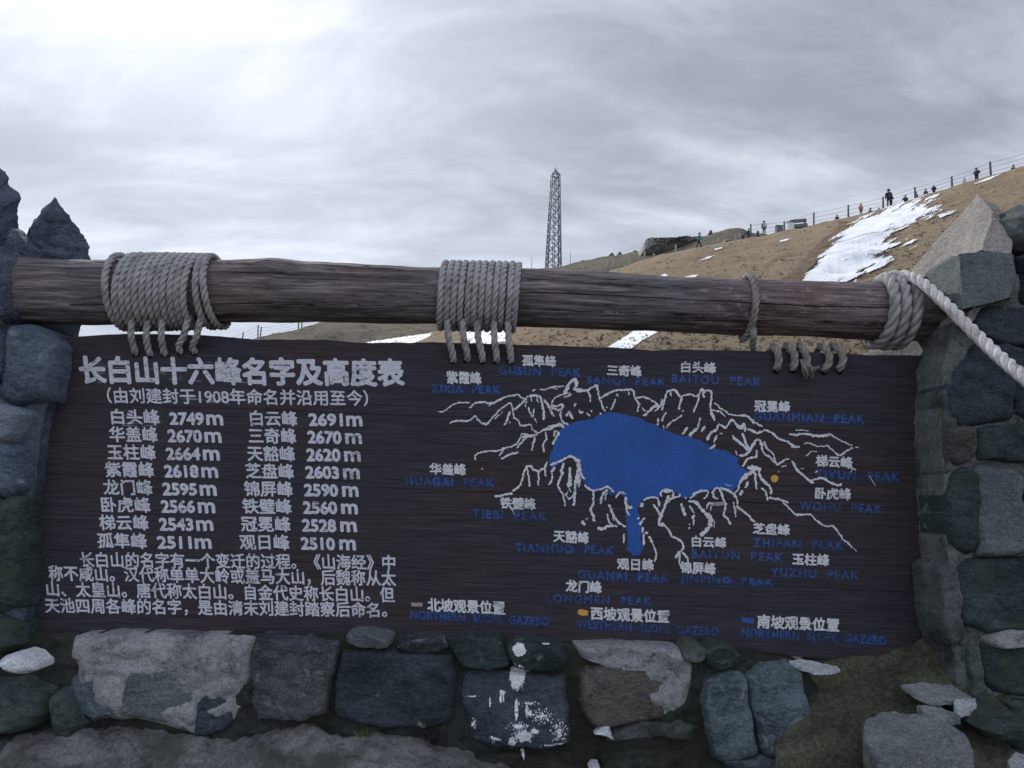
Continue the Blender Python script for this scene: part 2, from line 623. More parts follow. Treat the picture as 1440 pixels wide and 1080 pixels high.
MATS['hill'] = mat('hill', hill_fn(((0.165, 0.128, 0.086), (0.228, 0.181, 0.124), (0.268, 0.218, 0.155))), 1.0, 0.05, 1.0, 0.16)
MATS['ridge'] = mat('ridge', hill_fn(((0.075, 0.072, 0.064), (0.135, 0.122, 0.10), (0.195, 0.17, 0.135))), 1.0, 0.05, 1.0, 0.3)
MATS['ground'] = mat('ground', hill_fn(((0.08, 0.075, 0.065), (0.14, 0.125, 0.10), (0.2, 0.18, 0.15))), 1.0, 0.05, 1.0, 0.05)
MATS['outcrop'] = stone_mat('outcrop', (0.16, 0.165, 0.17), (0.40, 0.385, 0.36), lich=0.7, sc=0.06, bump=1.0)


def snow_fn(nt, v):
    a = nt.noise(v, 1.2, 6, 0.6)
    return nt.ramp(a, [(0.35, (0.58, 0.61, 0.67)), (0.6, (0.76, 0.78, 0.82))]), nt.noise(v, 5, 6, 0.6)


MATS['snow'] = mat('snow', snow_fn, 0.7, 0.2, 0.4, 0.1)


def grass_fn(nt, v):
    a = nt.noise(v, 2.3, 3, 0.6)
    return nt.ramp(a, [(0.36, (0.055, 0.047, 0.034)), (0.5, (0.15, 0.12, 0.08)), (0.64, (0.27, 0.22, 0.15))]), None


MATS['grass'] = mat('dry_grass', grass_fn, 1.0, 0.05)


def board_fn(nt, v):
    s1 = nt.noise(nt.scale(v, (0.9, 1, 26)), 9, 8, 0.7, 0.25)
    s2 = nt.noise(nt.scale(v, (0.5, 1, 60)), 12, 6, 0.7)
    big = nt.noise(nt.scale(v, (1, 1, 1.6)), 2.1, 5, 0.55, 0.3)
    c = nt.ramp(s1, [(0.34, (0.018, 0.0155, 0.0185)), (0.5, (0.030, 0.0262, 0.0315)), (0.68, (0.050, 0.0445, 0.0525))])
    warm = nt.ramp(big, [(0.40, (1.12, 0.96, 0.93)), (0.58, (0.92, 0.98, 1.12))])
    c = nt.mix(1.0, c, warm, 'MULTIPLY')
    sc = nt.ramp(nt.noise(nt.scale(v, (0.8, 1, 40)), 5, 7, 0.75), [(0.67, 0), (0.74, 1)])
    c = nt.mix(nt.math('MULTIPLY', sc, 0.35), c, (0.13, 0.115, 0.11))
    h = nt.math('ADD', nt.math('MULTIPLY', s1, .55), nt.math('MULTIPLY', s2, .45))
    r = nt.ramp(s2, [(0.3, 0.60), (0.7, 0.82)])
    return c, h, r


MATS['board'] = mat('dark_board', board_fn, 0.7, 0.22, 0.55, 0.004)


def paint_fn(base, worn, thr, streak=30):
    def fn(nt, v):
        a = nt.noise(nt.scale(v, (1, 1, streak / 10)), 60, 6, 0.7)
        b = nt.noise(v, 12, 4, 0.6)
        k = nt.math('ADD', nt.math('MULTIPLY', a, .65), nt.math('MULTIPLY', b, .35))
        f = nt.ramp(k, [(thr, 1), (thr + 0.09, 0)])
        t = nt.ramp(nt.noise(v, 150, 5, 0.65), [(0.3, 0.78), (0.65, 1.08)])
        c = nt.mix(1.0, base, t, 'MULTIPLY')
        return nt.mix(f, c, worn), a
    return fn


MATS['white_paint'] = mat('white_paint', paint_fn((0.50, 0.51, 0.58), (0.15, 0.145, 0.17), 0.37), 0.7, 0.3, 0.4, 0.003)
MATS['map_paint'] = mat('map_paint', paint_fn((0.56, 0.57, 0.61), (0.2, 0.195, 0.215), 0.38), 0.7, 0.3, 0.4, 0.003)
MATS['blue_paint'] = mat('blue_paint', paint_fn((0.030, 0.084, 0.275), (0.020, 0.038, 0.10), 0.46), 0.7, 0.3, 0.3, 0.003)
MATS['blue_wash'] = mat('blue_wash', paint_fn((0.018, 0.034, 0.105), (0.018, 0.020, 0.034), 0.50), 0.75, 0.3, 0.3, 0.003)
MATS['lake_paint'] = mat('lake_paint', paint_fn((0.012, 0.085, 0.34), (0.012, 0.06, 0.23), 0.44, 120), 0.62, 0.35, 0.5, 0.003)
MATS['orange_paint'] = mat('orange_paint', paint_fn((0.55, 0.30, 0.06), (0.2, 0.12, 0.05), 0.36), 0.7)
MATS['pink_paint'] = mat('pink_paint', paint_fn((0.30, 0.25, 0.27), (0.1, 0.08, 0.09), 0.36), 0.7)
MATS['splash_paint'] = mat('splash_paint', paint_fn((0.66, 0.68, 0.72), (0.4, 0.41, 0.44), 0.36), 0.6)
MATS['hole_shade'] = mat('hole_shade', lambda nt, v: ((0.004, 0.004, 0.004), None), 1.0, 0.0)


def log_fn(nt, v):
    s1 = nt.noise(nt.scale(v, (1, 14, 14)), 3.2, 9, 0.7, 0.5)
    s2 = nt.noise(nt.scale(v, (1, 26, 26)), 9, 8, 0.75, 0.3)
    big = nt.noise(v, 2.4, 5, 0.6, 0.4)
    c = nt.ramp(nt.math('ADD', nt.math('MULTIPLY', s1, .55), nt.math('MULTIPLY', s2, .45)),
                [(0.39, (0.026, 0.0215, 0.0215)), (0.46, (0.088, 0.076, 0.077)), (0.54, (0.170, 0.150, 0.150)), (0.63, (0.33, 0.305, 0.30))])
    warm = nt.ramp(big, [(0.40, (1.05, 0.98, 0.95)), (0.58, (0.95, 0.99, 1.06))])
    c = nt.mix(1.0, c, warm, 'MULTIPLY')
    kn = nt.add('ShaderNodeTexVoronoi', {'Vector': nt.scale(v, (0.55, 1, 1)), 'Scale': 5.0}, feature='F1').outputs['Distance']
    kn = nt.ramp(kn, [(0.03, 0.35), (0.075, 0.8), (0.10, 1.0)])
    c = nt.mix(1.0, c, kn, 'MULTIPLY')
    sp = nt.ramp(nt.noise(nt.scale(v, (0.45, 20, 20)), 4.0, 5, 0.6, 0.4), [(0.30, 0.25), (0.36, 1.0)])
    c = nt.mix(1.0, c, sp, 'MULTIPLY')
    # reddish worn end with pale flecks towards +X
    sep = nt.add('ShaderNodeSeparateXYZ', {0: v})
    red = nt.math('MULTIPLY', nt.math('SUBTRACT', sep.outputs[0], 0.60), 14.0, True)
    c = nt.mix(nt.math('MULTIPLY', red, 0.45), c, nt.mix(1.0, c, (1.22, 0.88, 0.88), 'MULTIPLY'))
    fl = nt.ramp(nt.noise(nt.scale(v, (1, 2.2, 2.2)), 26, 8, 0.78, 0.5), [(0.54, 0), (0.62, 1)])
    fl = nt.math('MULTIPLY', nt.math('MULTIPLY', fl, red), 0.5)
    c = nt.mix(fl, c, (0.36, 0.33, 0.34))
    return c, nt.math('ADD', nt.math('MULTIPLY', s1, .5), nt.math('MULTIPLY', s2, .5))


MATS['log'] = mat('weathered_log', log_fn, 0.85, 0.25, 0.9, 0.012)


def rope_fn(base):
    def fn(nt, v):
        a = nt.noise(v, 26, 7, 0.65, 0.4)
        b = nt.noise(v, 420, 4, 0.7)
        c = nt.ramp(a, [(0.36, [x * 0.55 for x in base]), (0.5, [x * .88 for x in base]), (0.62, base)])
        c = nt.mix(1.0, c, nt.ramp(b, [(0.32, 0.62), (0.5, 1.0), (0.7, 1.2)]), 'MULTIPLY')
        return c, b
    return fn


MATS['rope'] = mat('grey_rope', rope_fn((0.39, 0.385, 0.385)), 0.95, 0.1, 0.8, 0.003)
MATS['rope_pale'] = mat('pale_rope', rope_fn((0.66, 0.645, 0.63)), 0.9, 0.15, 0.8, 0.003)
MATS['rope_dull'] = mat('dull_rope', rope_fn((0.30, 0.285, 0.265)), 0.95, 0.1, 0.8, 0.003)


def plain(name, c, rough=0.7, var=0.25, sc=6.0):
    return mat(name, lambda nt, v: (nt.mix(1.0, c, nt.ramp(nt.noise(v, sc, 5, 0.6), [(0.3, 1 - var), (0.7, 1 + var)]), 'MULTIPLY'), None), rough)


MATS['steel'] = plain('grey_steel', (0.16, 0.21, 0.25), 0.6)
MATS['post_wood'] = plain('post_wood', (0.075, 0.075, 0.08))
MATS['post_pale'] = plain('post_pale', (0.20, 0.20, 0.20))
MATS['wire'] = plain('wire', (0.16, 0.165, 0.175))
MATS['skin'] = plain('skin', (0.42, 0.27, 0.20), 0.6, 0.08)
MATS['hair'] = plain('hair', (0.015, 0.013, 0.012), 0.6)
MATS['trousers'] = plain('trousers', (0.018, 0.02, 0.026), 0.85)
for _n, _c in dict(coat_blue=(0.06, 0.17, 0.26), coat_black=(0.016, 0.018, 0.024), coat_grey=(0.14, 0.15, 0.165), coat_navy=(0.022, 0.03, 0.055),
                   coat_orange=(0.40, 0.19, 0.06), coat_white=(0.5, 0.5, 0.5), coat_red=(0.12, 0.04, 0.045), cap_pale=(0.4, 0.4, 0.42)).items():
    MATS[_n] = plain(_n, _c, 0.8)
MATS['box_white'] = plain('box_white', (0.55, 0.56, 0.57))
MATS['box_grey'] = plain('box_grey', (0.11, 0.12, 0.13))
MATS['weed'] = plain('weed', (0.10, 0.13, 0.06))
MATS['dirt'] = mat('dirt', hill_fn(((0.10, 0.078, 0.055), (0.150, 0.115, 0.080), (0.20, 0.16, 0.115))), 1.0, 0.05, 1.0, 0.16)


# ------------------------------------------------------------------ terrain
RIDGE_A = [(-700, 760, 40), (-200, 640, 50), (200, 560, 60), (420, 505, 70), (520, 480, 75), (620, 466, 80), (700, 440, 84), (800, 402, 88),
           (860, 380, 90), (930, 358, 88), (985, 347, 86), (1040, 337, 84), (1090, 327.5, 84), (1144, 316, 82), (1180, 307.5, 80),
           (1212, 301, 79), (1250, 290.5, 77), (1288, 278.5, 74), (1340, 262, 71), (1394, 246.5, 68), (1440, 233, 65),
           (1600, 185, 60), (1900, 130, 52), (2600, 90, 44)]
RIDGE_B = [(-700, 760, 90), (-100, 620, 95), (150, 540, 95), (300, 491, 94), (365, 473.5, 93), (405, 466, 94), (424, 461, 95), (450, 453, 100), (520, 446, 108),
           (620, 425, 118), (700, 400, 130), (752, 379.5, 138), (790, 374, 140), (815, 368, 138), (842, 362.5, 134), (870, 358, 130),
           (905, 352, 126), (960, 341, 122), (985, 334, 119), (1000, 329, 118), (1018, 323.5, 116), (1034, 319.5, 115), (1045, 321, 115), (1056, 327, 116), (1120, 334, 118), (1250, 334, 125), (1440, 330, 130), (2000, 330, 130)]


def terrain(name, ridge, m, y0, z0, seed, rows, step, amp, p=1.0):
    vs, fs = [], []
    xs = [ridge[0][0] + i * step for i in range(int((ridge[-1][0] - ridge[0][0]) / step) + 1)]
    ty = [(a, b) for a, b, _ in ridge]
    td = [(a, c) for a, _, c in ridge]
    R = None
    for px in xs:
        Y = lerp_tab(td, px)
        P = at(px, lerp_tab(ty, px) + noise.noise(Vector((px * .035, seed, 0))) * 1.6 + noise.noise(Vector((px * .11, seed, 3))) * .8, Y)
        k = P.x / P.y
        col = [Vector((k * y0, y0, -0.4))]
        for t in range(rows + 1):
            y = y0 * (Y / y0) ** (t / rows)
            f = (y - y0) / (Y - y0)
            z = z0 + (P.z - z0) * f ** p
            q = Vector((k * y, y, z))
            w = min(1.0, (1 - f) * 4) * min(1.0, y / 20.0 + 0.25)
            q.z += fract(Vector((q.x * .12, q.y * .12, seed)), .8, 5) * amp * w
            q.z += noise.noise(Vector((q.x * .9, q.y * .9, seed))) * 0.06 * min(1, y / 12)
            col.append(q)
        for g, dz in ((1.06, 0.965), (1.25, 0.86), (1.8, 0.45), (2.6, -0.02)):
            col.append(Vector((k * Y * g, Y * g, P.z * dz)))
        R = len(col)
        vs += col
    for i in range(len(xs) - 1):
        for j in range(R - 1):
            a = i * R + j
            fs.append((a, a + R, a + R + 1, a + 1))
    o = obj(name, vs, fs, m)
    o['kind'] = 'structure'
    return o


hill = terrain('hill', RIDGE_A, MATS['hill'], 2.75, 0.85, 3.0, 130, 7, 0.55)
ridge = terrain('mountain_ridge', RIDGE_B, MATS['ridge'], 40.0, 3.0, 8.0, 60, 5, 1.1)

# the flat ground, one sheet to the horizon
gv, gf = [Vector((0, 0, 0))], []
rad = [0.5 * 1.32 ** i for i in range(34)]
for r in rad:
    for k in range(72):
        a = 2 * math.pi * k / 72
        gv.append(Vector((r * math.cos(a), r * math.sin(a), noise.noise(Vector((r * math.cos(a) * .6, r * math.sin(a) * .6, 1))) * min(0.04, r * .02))))
for k in range(72):
    gf.append((0, 1 + k, 1 + (k + 1) % 72))
for i in range(len(rad) - 1):
    for k in range(72):
        a, b = 1 + i * 72 + k, 1 + i * 72 + (k + 1) % 72
        gf.append((a, a + 72, b + 72, b))
tag(obj('ground', gv, gf, MATS['ground']), kind='structure')
HILLT = bvh_of([hill])
BOTH = bvh_of([hill, ridge])

# ------------------------------------------------------------------ snow lying on the slopes
SNOW = [
    (HILLT, [(1124, 399), (1146, 376), (1163, 354), (1178, 338), (1196, 319), (1222, 305), (1250, 293), (1275, 284), (1316, 277), (1296, 285), (1279, 296),
             (1321, 294), (1304, 303), (1276, 315), (1256, 327), (1240, 343), (1282, 342), (1246, 352), (1222, 361), (1252, 368), (1214, 380), (1206, 393), (1180, 401), (1150, 402)], 0.8, 6.5, 'streaks'),
    (HILLT, [(1214, 382), (1232, 374), (1252, 369), (1244, 376), (1222, 384)], 0.8, 2.0, 'streaks'),
    (HILLT, [(1366, 261), (1386, 252), (1407, 245), (1392, 253)], 0.8, 1.0, 'streaks'),
    (HILLT, [(1318, 304), (1332, 300), (1346, 296), (1338, 302), (1322, 307)], 0.8, 1.0, 'streaks'),
    (HILLT, [(853, 490), (874, 477), (893, 465), (928, 466), (905, 478), (886, 492)], 0.8, 1.2, 'solid'),
    (HILLT, [(505, 484), (530, 477), (560, 471), (602, 467), (606, 473), (592, 478), (570, 487), (530, 488)], 0.8, 3.0, 'streaks'),
    (HILLT, [(652, 470), (672, 464), (715, 466), (712, 480), (690, 483), (662, 482)], 0.8, 2.5, 'streaks'),
    (HILLT, [(983, 367.5), (994, 362), (1004, 360), (996, 365)], 0.6, 0.6, 'streaks'),
    (HILLT, [(1004, 351), (1015, 348), (1016, 350), (1006, 352.5)], 0.6, 0.5, 'streaks'),
    (HILLT, [(1096, 339.5), (1104, 337), (1111, 336), (1108, 338.5), (1098, 341)], 0.6, 0.5, 'streaks'),
    (HILLT, [(926, 391), (934, 386), (940, 388), (932, 392)], 0.6, 0.6, 'streaks'),
    (HILLT, [(962, 391), (974, 388), (982, 388), (976, 392)], 0.6, 0.6, 'streaks'),
]


def snow_mask(poly, rag, style):
    def f(x, y):
        d = poly_dist(x, y, poly)
        if style == 'solid':
            return d + noise.noise(Vector((x * .25, y * .25, 4))) * rag
        # wind-drawn streaks running up to the right
        u, w = x * .87 - y * .49, x * .49 + y * .87
        nn = noise.fractal(Vector((u * .035, w * .22, 2)), .7, 2.1, 5)
        n2 = noise.fractal(Vector((u * .05, w * .55, 8)), .6, 2.1, 4)
        return d * 0.5 + 0.7 + nn * rag * .85 + n2 * rag * .4 - (0.9 if d < 0 else 0)
    return f


for tree, poly, step, rag, style in SNOW:
    xs, ys = [p[0] for p in poly], [p[1] for p in poly]
    far = style == 'streaks' and max(ys) < 460
    vs, fs = layer_geo(tree, snow_mask(poly, rag, style), (min(xs) - 8, min(ys) - 5, max(xs) + 8, max(ys) + 5), step, 0.07 if far else 0.02)
    if fs:
        tag(obj('snow_patch', vs, fs, MATS['snow']), kind='structure')

DIRT = [(1188, 311), (1200, 314), (1182, 335), (1160, 357), (1140, 381), (1122, 402), (1092, 402), (1118, 378), (1145, 350), (1170, 325)]
vs, fs = layer_geo(HILLT, lambda x, y: poly_dist(x, y, DIRT) + noise.fractal(Vector((x * .12, y * .12, 5)), .7, 2.1, 4) * 5, (1085, 305, 1208, 406), 1.2, .05)
tag(obj('dirt_strip', vs, fs, MATS['dirt']), kind='structure')

# dry tufts and small stones strewn over the slopes: nobody could count them
rnd = random.Random(5)
tuft, grit = MB(), MB()
for i in range(9000):
    if i % 3 == 0:
        px, py = rnd.uniform(300, 1300), rnd.uniform(445, 505)
    else:
        px, py = rnd.uniform(420, 1440), rnd.uniform(235, 400)
    p = hit(BOTH, px, py)
    if p is None or p.y < 4 or (p.y > 30 and rnd.random() < .5):
        continue
    D = p.y
    s = rnd.uniform(0.5, 1.3) * (0.028 + 0.0011 * D)
    if rnd.random() < 0.72:
        for k in range(4):
            a = rnd.uniform(0, math.pi)
            dx, dy = math.cos(a) * s * 0.5, math.sin(a) * s * 0.5
            lx, ly = rnd.uniform(-.6, .6) * s, rnd.uniform(-.6, .6) * s
            b = p + Vector((rnd.uniform(-s, s), rnd.uniform(-s, s), -0.1 * s))
            tuft.add([b - Vector((dx, dy, 0)), b + Vector((dx, dy, 0)), b + Vector((lx, ly, s * rnd.uniform(.5, 1.0)))], [(0, 1, 2)])
    else:
        s *= 0.55
        c = p + Vector((0, 0, s * .2))
        vs = [c + Vector((x, y, z)) * s * rnd.uniform(.7, 1.2) for x, y, z in ((1, 0, 0), (-1, 0, 0), (0, 1, 0), (0, -1, 0), (0, 0, .8), (0, 0, -.8))]
        grit.add(vs, [(0, 2, 4), (2, 1, 4), (1, 3, 4), (3, 0, 4), (2, 0, 5), (1, 2, 5), (3, 1, 5), (0, 3, 5)])
tag(tuft.build('dry_grass', MATS['grass'], smooth=False), 'dry brown grass tufts strewn over the slope behind the board', 'grass', kind='stuff')
tag(grit.build('gravel', MATS['outcrop'], smooth=False), 'small loose stones strewn over the brown slope', 'gravel', kind='stuff')

# ------------------------------------------------------------------ rock outcrops and boulders on the far ridge


def rock_blob(name, poly, Y, label, depth, seed, rough=0.25, m='outcrop', prot=1.0, edge=5, flat=0.0):
    vs, fs = stone_geo(poly, Y, prot, depth, 120, 22, seed, rough, edge, 0.6, 0, flat)
    base = at(sum(p[0] for p in poly) / len(poly), max(p[1] for p in poly), Y)
    o = obj(name, vs, fs, MATS[m], loc=base, sharp=40)
    tag(o, label, 'rock')
    return o


rock_blob('rock_outcrop', [(905, 352), (906, 343), (909, 337), (914, 335), (930, 335.5), (952, 334.5), (958, 333), (966, 332.5), (976, 334), (986, 332), (990, 336), (968, 343), (940, 352), (920, 356)], 118.0,
          'long dark cliff with a pale left end on the far ridge', 8.0, 3, 0.45, prot=.7, edge=14, flat=.4)
rock_blob('boulder', [(856, 358.5), (859, 355), (862, 354.5), (864, 357), (864, 361), (857, 361)], 132.0, 'dark boulder, left one of a pair on the far skyline', 1.0, 7, 0.1, prot=.3)
rock_blob('boulder', [(868, 357), (870, 354.5), (873, 354), (875, 357), (875, 360), (868, 360)], 131.0, 'dark boulder, right one of a pair on the far skyline', 1.0, 8, 0.1, prot=.3)
rock_blob('boulder', [(888, 355), (890, 351.5), (893, 351), (896, 353), (896, 357), (888, 357)], 128.0, 'dark boulder just left of the long cliff', 1.0, 9, 0.1, prot=.3)
rock_blob('boulder', [(816, 369), (818, 365.5), (821, 364.5), (825, 366), (826, 370), (816, 371)], 137.0, 'low dark boulder on the skyline nearest the lattice tower', 1.0, 10, 0.1, prot=.3)
rock_blob('boulder', [(1015, 344), (1019, 337.5), (1026, 336), (1031, 339), (1031, 344), (1020, 345)], 85.0, 'dark rough boulder with pale top beside the slope path', 1.0, 12, 0.1, prot=.4)
rock_blob('boulder', [(996.8, 329), (998.5, 324), (1000, 322), (1001.6, 324), (1003, 329)], 118.0, 'small pointed dark boulder standing up on the ridge', 0.6, 14, 0.1, prot=.3)
rock_blob('boulder', [(884, 372), (890, 369), (902, 368.5), (908, 371), (906, 375), (888, 376)], 95.0, 'flat dark boulder below the lower slope fence', 0.8, 15, 0.1, prot=.3)

# ------------------------------------------------------------------ lattice tower
TB = at(778, 378, 170.0)
TB.z -= 1.5
tower = empty('lattice_tower', TB, 'tall grey steel lattice tower with a pointed top on the ridge', 'tower')
zb, zt = TB.z, at(783.5, 247, 170.0).z
H = zt - zb
wb, wt = 3.15, 1.75


def tcorner(k, z):
    f = (z - zb) / H
    w = (wb + (wt - wb) * min(1.0, f * 1.02)) / 2
    a = math.radians(45 + 90 * k + 8)
    return Vector((TB.x + math.cos(a) * w * 1.414, TB.y + math.sin(a) * w * 1.414, z))


for k in range(4):
    b = MB()
    b.tube([tcorner(k, zb), tcorner(k, zt)], 0.17, 6)
    b.build('leg', MATS['steel'], tower)
for k in range(4):
    b = MB()
    nlev = 9
    for i in range(nlev):
        z1, z2 = zb + H * i / nlev, zb + H * (i + 1) / nlev
        b.tube([tcorner(k, z1), tcorner(k + 1, z2)], 0.085, 5)
        b.tube([tcorner(k + 1, z1), tcorner(k, z2)], 0.085, 5)
        b.tube([tcorner(k, z2), tcorner(k + 1, z2)], 0.07, 5)
    b.build('bracing', MATS['steel'], tower)
b = MB()
for s in (-.2, .2):
    b.tube([Vector((TB.x + s, TB.y, zb)), Vector((TB.x + s, TB.y, zt))], 0.09, 5)
for i in range(24):
    z = zb + H * (i + .5) / 24
    b.tube([Vector((TB.x - .28, TB.y, z)), Vector((TB.x + .28, TB.y, z))], 0.04, 4)
b.build('ladder', MATS['steel'], tower)
ztop = zt + 170.0 * 8.5 / 1080
b = MB()
for k in range(4):
    b.tube([tcorner(k, zt), Vector((TB.x, TB.y, ztop))], 0.13, 6)
    c0, c1 = tcorner(k, zt), tcorner(k + 1, zt)
    b.tube([c0, c1], 0.16, 6)
    b.tube([c0.lerp(Vector((TB.x, TB.y, ztop)), .5), c1.lerp(Vector((TB.x, TB.y, ztop)), .5)], 0.09, 5)
b.build('spire', MATS['steel'], tower)
b = MB()
b.tube([Vector((TB.x, TB.y, ztop - .4)), Vector((TB.x, TB.y, ztop + 170.0 * 6.0 / 1080))], [0.10, 0.05], 6)
b.tube([Vector((TB.x - .5, TB.y, ztop + .25)), Vector((TB.x + .5, TB.y, ztop + .25))], 0.06, 5)
b.build('antenna', MATS['steel'], tower)
for px, y0, y1, lab in ((747.5, 360, 382, 'thin antenna pole standing left of the lattice tower'), (802, 352, 374, 'thin antenna pole standing right of the lattice tower')):
    p0, p1 = at(px, y1, 150.0), at(px, y0, 150.0)
    p1.x, p1.y = p0.x, p0.y
    b = MB()
    b.tube([p0 - Vector((0, 0, 1)), p0.lerp(p1, .6), p1], [0.07, 0.055, 0.035], 6)
    b.tube([p0 - Vector((0, 0, .3)), p0 + Vector((0, 0, .3))], 0.14, 8)
    tag(b.build('antenna_pole', MATS['steel'], loc=p0), lab, 'pole')

# ------------------------------------------------------------------ fences


def fence(name, posts, Yf, label, wires, pm, w=0.13, ext=None, sag=0.06):
    """posts: (px, ytop, ybottom); Yf gives the distance of a pixel column."""
    feet = []
    for px, yt, yb in posts:
        Y = Yf(px)
        a, t = at(px, yb, Y), at(px, yt, Y)
        t.x, t.y = a.x, a.y
        t = t + Vector((math.sin(px * 12.7) * .06, math.sin(px * 7.1) * .06, 0))
        feet.append((a, t))
    root = empty(name, feet[0][0], label, 'fence')
    for a, t in feet:
        b = MB()
        b.tube([a - Vector((0, 0, .5)), a, t - Vector((0, 0, .02)), t], [w / 2, w / 2, w / 2 * .94, w / 2 * .7], 8)
        b.build('post', MATS[pm], root)
    for f in wires:
        P = []
        pts = [a.lerp(t, f) for a, t in feet]
        if ext:
            Y = Yf(ext[0])
            e = at(ext[0], ext[1] + (1 - f) * 16, Y)
            pts.append(e)
        for p, q in zip(pts, pts[1:]):
            for k in range(6):
                u = k / 6
                P.append(p.lerp(q, u) - Vector((0, 0, sag * 4 * u * (1 - u) * (q - p).length / 6)))
        P.append(pts[-1])
        b = MB()
        b.tube(P, 0.014, 5)
        b.build('wire', MATS['wire'], root)
    return root


dA = lambda px: lerp_tab([(a, c) for a, _, c in RIDGE_A], px)
dB = lambda px: lerp_tab([(a, c) for a, _, c in RIDGE_B], px)
fence('post_fence', [(1056, 315, 336), (1103, 311, 327), (1144.5, 298.5, 317), (1193, 288, 307), (1242, 277, 294), (1287, 263, 280), (1339, 248, 264), (1393.5, 228, 248), (1450, 212, 232)],
      lambda x: dA(x) * 1.003, 'fence of dark posts and thin wires along the right skyline', (0.93, 0.62, 0.3), 'post_wood', 0.2)
fence('post_fence', [(822, 374, 380), (855, 366, 376), (863, 366, 376), (887, 365, 372), (906, 353, 366), (920, 356.5, 365), (950, 344.5, 357), (1011.5, 335, 345), (1035.5, 330, 340), (1041, 328, 339)],
      lambda x: 100 - (x - 822) * .062, 'fence of pale posts running along the slope below the dark cliff', (0.9, 0.5), 'post_pale', 0.24)
fence('post_fence', [(740, 384, 390), (762, 379, 385.5), (780, 371, 380), (806, 369, 375), (870, 356, 365), (916, 334, 352), (935, 343, 352)],
      lambda x: dB(x) * .985, 'low wire fence on the far ridge in front of the dark cliff', (0.9,), 'post_pale', 0.2)
fence('post_fence', [(300, 480, 496), (340, 467, 484), (362.5, 457, 476), (365.8, 459.5, 475), (419.5, 451, 464), (424.3, 451, 464), (470, 438, 452)],
      lambda x: dB(x) * 1.0, 'dark post and wire fence on the low skyline under the beam', (0.9, 0.62, 0.32), 'post_wood', 0.16, sag=.12)

# bench and boxes on the ridge
Yb = 82.0
bx = at(1124, 323, Yb)
bench = empty('bench', bx, 'dark plank bench with a high backrest on the ridge', 'bench')
u = Yb / 1080
for nm, z0, z1, dy, tall in (('backrest', 11.8, 17, .22, .10), ('seat', 3.0, 8.0, -.10, .4)):
    b = MB()
    rot = Matrix.Rotation(math.radians(-14 if 0 else 12), 3, 'Y').inverted() if 0 else Matrix.Rotation(math.radians(-8), 3, 'Y')
    b.box(bx + Vector((0 if nm == 'backrest' else 1.5 * u, dy, (z0 + z1) / 2 * u)), ((24 if nm == 'backrest' else 19) * u, tall, (z1 - z0) * u), rot)
    b.build(nm, MATS['box_grey'], bench, smooth=False)
for sx in (-8.5, 9):
    b = MB()
    b.box(bx + Vector((sx * u, .15, 6.5 * u)), (1.9 * u, .18, 17 * u))
    b.build('leg', MATS['post_wood'], bench, smooth=False)


def crate(name, px, yb, w, h, m, label, d=0.6):
    p = at(px, yb, Yb - .4)
    r = empty(name, p, label, 'box')
    b = MB()
    b.box(p + Vector((0, 0, h * u / 2 - .12)), (w * u, d, h * u + .24))
    b.build('body', MATS[m], r, smooth=False)
    b = MB()
    b.box(p + Vector((0, 0, h * u + .045)), (w * u * 1.08, d * 1.08, .08))
    b.build('lid', MATS['box_grey' if m == 'box_white' else 'post_pale'], r, smooth=False)


crate('utility_box', 1111, 324, 9, 11, 'box_white', 'white box standing left of the ridge bench')
crate('utility_box', 1095.5, 327, 9.5, 9, 'box_grey', 'low grey box beside the post left of the bench')
p = at(1065.7, 334, dA(1065))
b = MB()
b.tube([p - Vector((0, 0, .3)), p + Vector((0, 0, .45)), p + Vector((0, 0, .72)), p + Vector((0, 0, .76))], [.16, .17, .16, .11], 8)
tag(b.build('bollard', MATS['post_wood'], loc=p), 'short dark stump between two figures and the grey backpacker', 'bollard')

# ------------------------------------------------------------------ the people on the ridge


def skin_mesh(name, nodes, edges, m, parent, base, sub=1):
    me = bpy.data.meshes.new(name)
    me.from_pydata([n[:3] for n in nodes], edges, [])
    o = bpy.data.objects.new(name, me)
    COL.objects.link(o)
    md = o.modifiers.new('skin', 'SKIN')
    for i, n in enumerate(nodes):
        me.skin_vertices[0].data[i].radius = (n[3], n[3] * (n[4] if len(n) > 4 else 1))
    me.skin_vertices[0].data[0].use_root = True
    o.modifiers.new('sub', 'SUBSURF').levels = sub
    dg = bpy.context.evaluated_depsgraph_get()
    nm = bpy.data.meshes.new_from_object(o.evaluated_get(dg))
    bpy.data.objects.remove(o)
    nm.name = name
    nm.materials.clear()
    for x in (m if isinstance(m, (list, tuple)) else [m]):
        nm.materials.append(x)
    nm.shade_smooth()
    r = bpy.data.objects.new(name, nm)
    r.parent = parent
    if parent is None:
        r.location = base
    COL.objects.link(r)
    return r


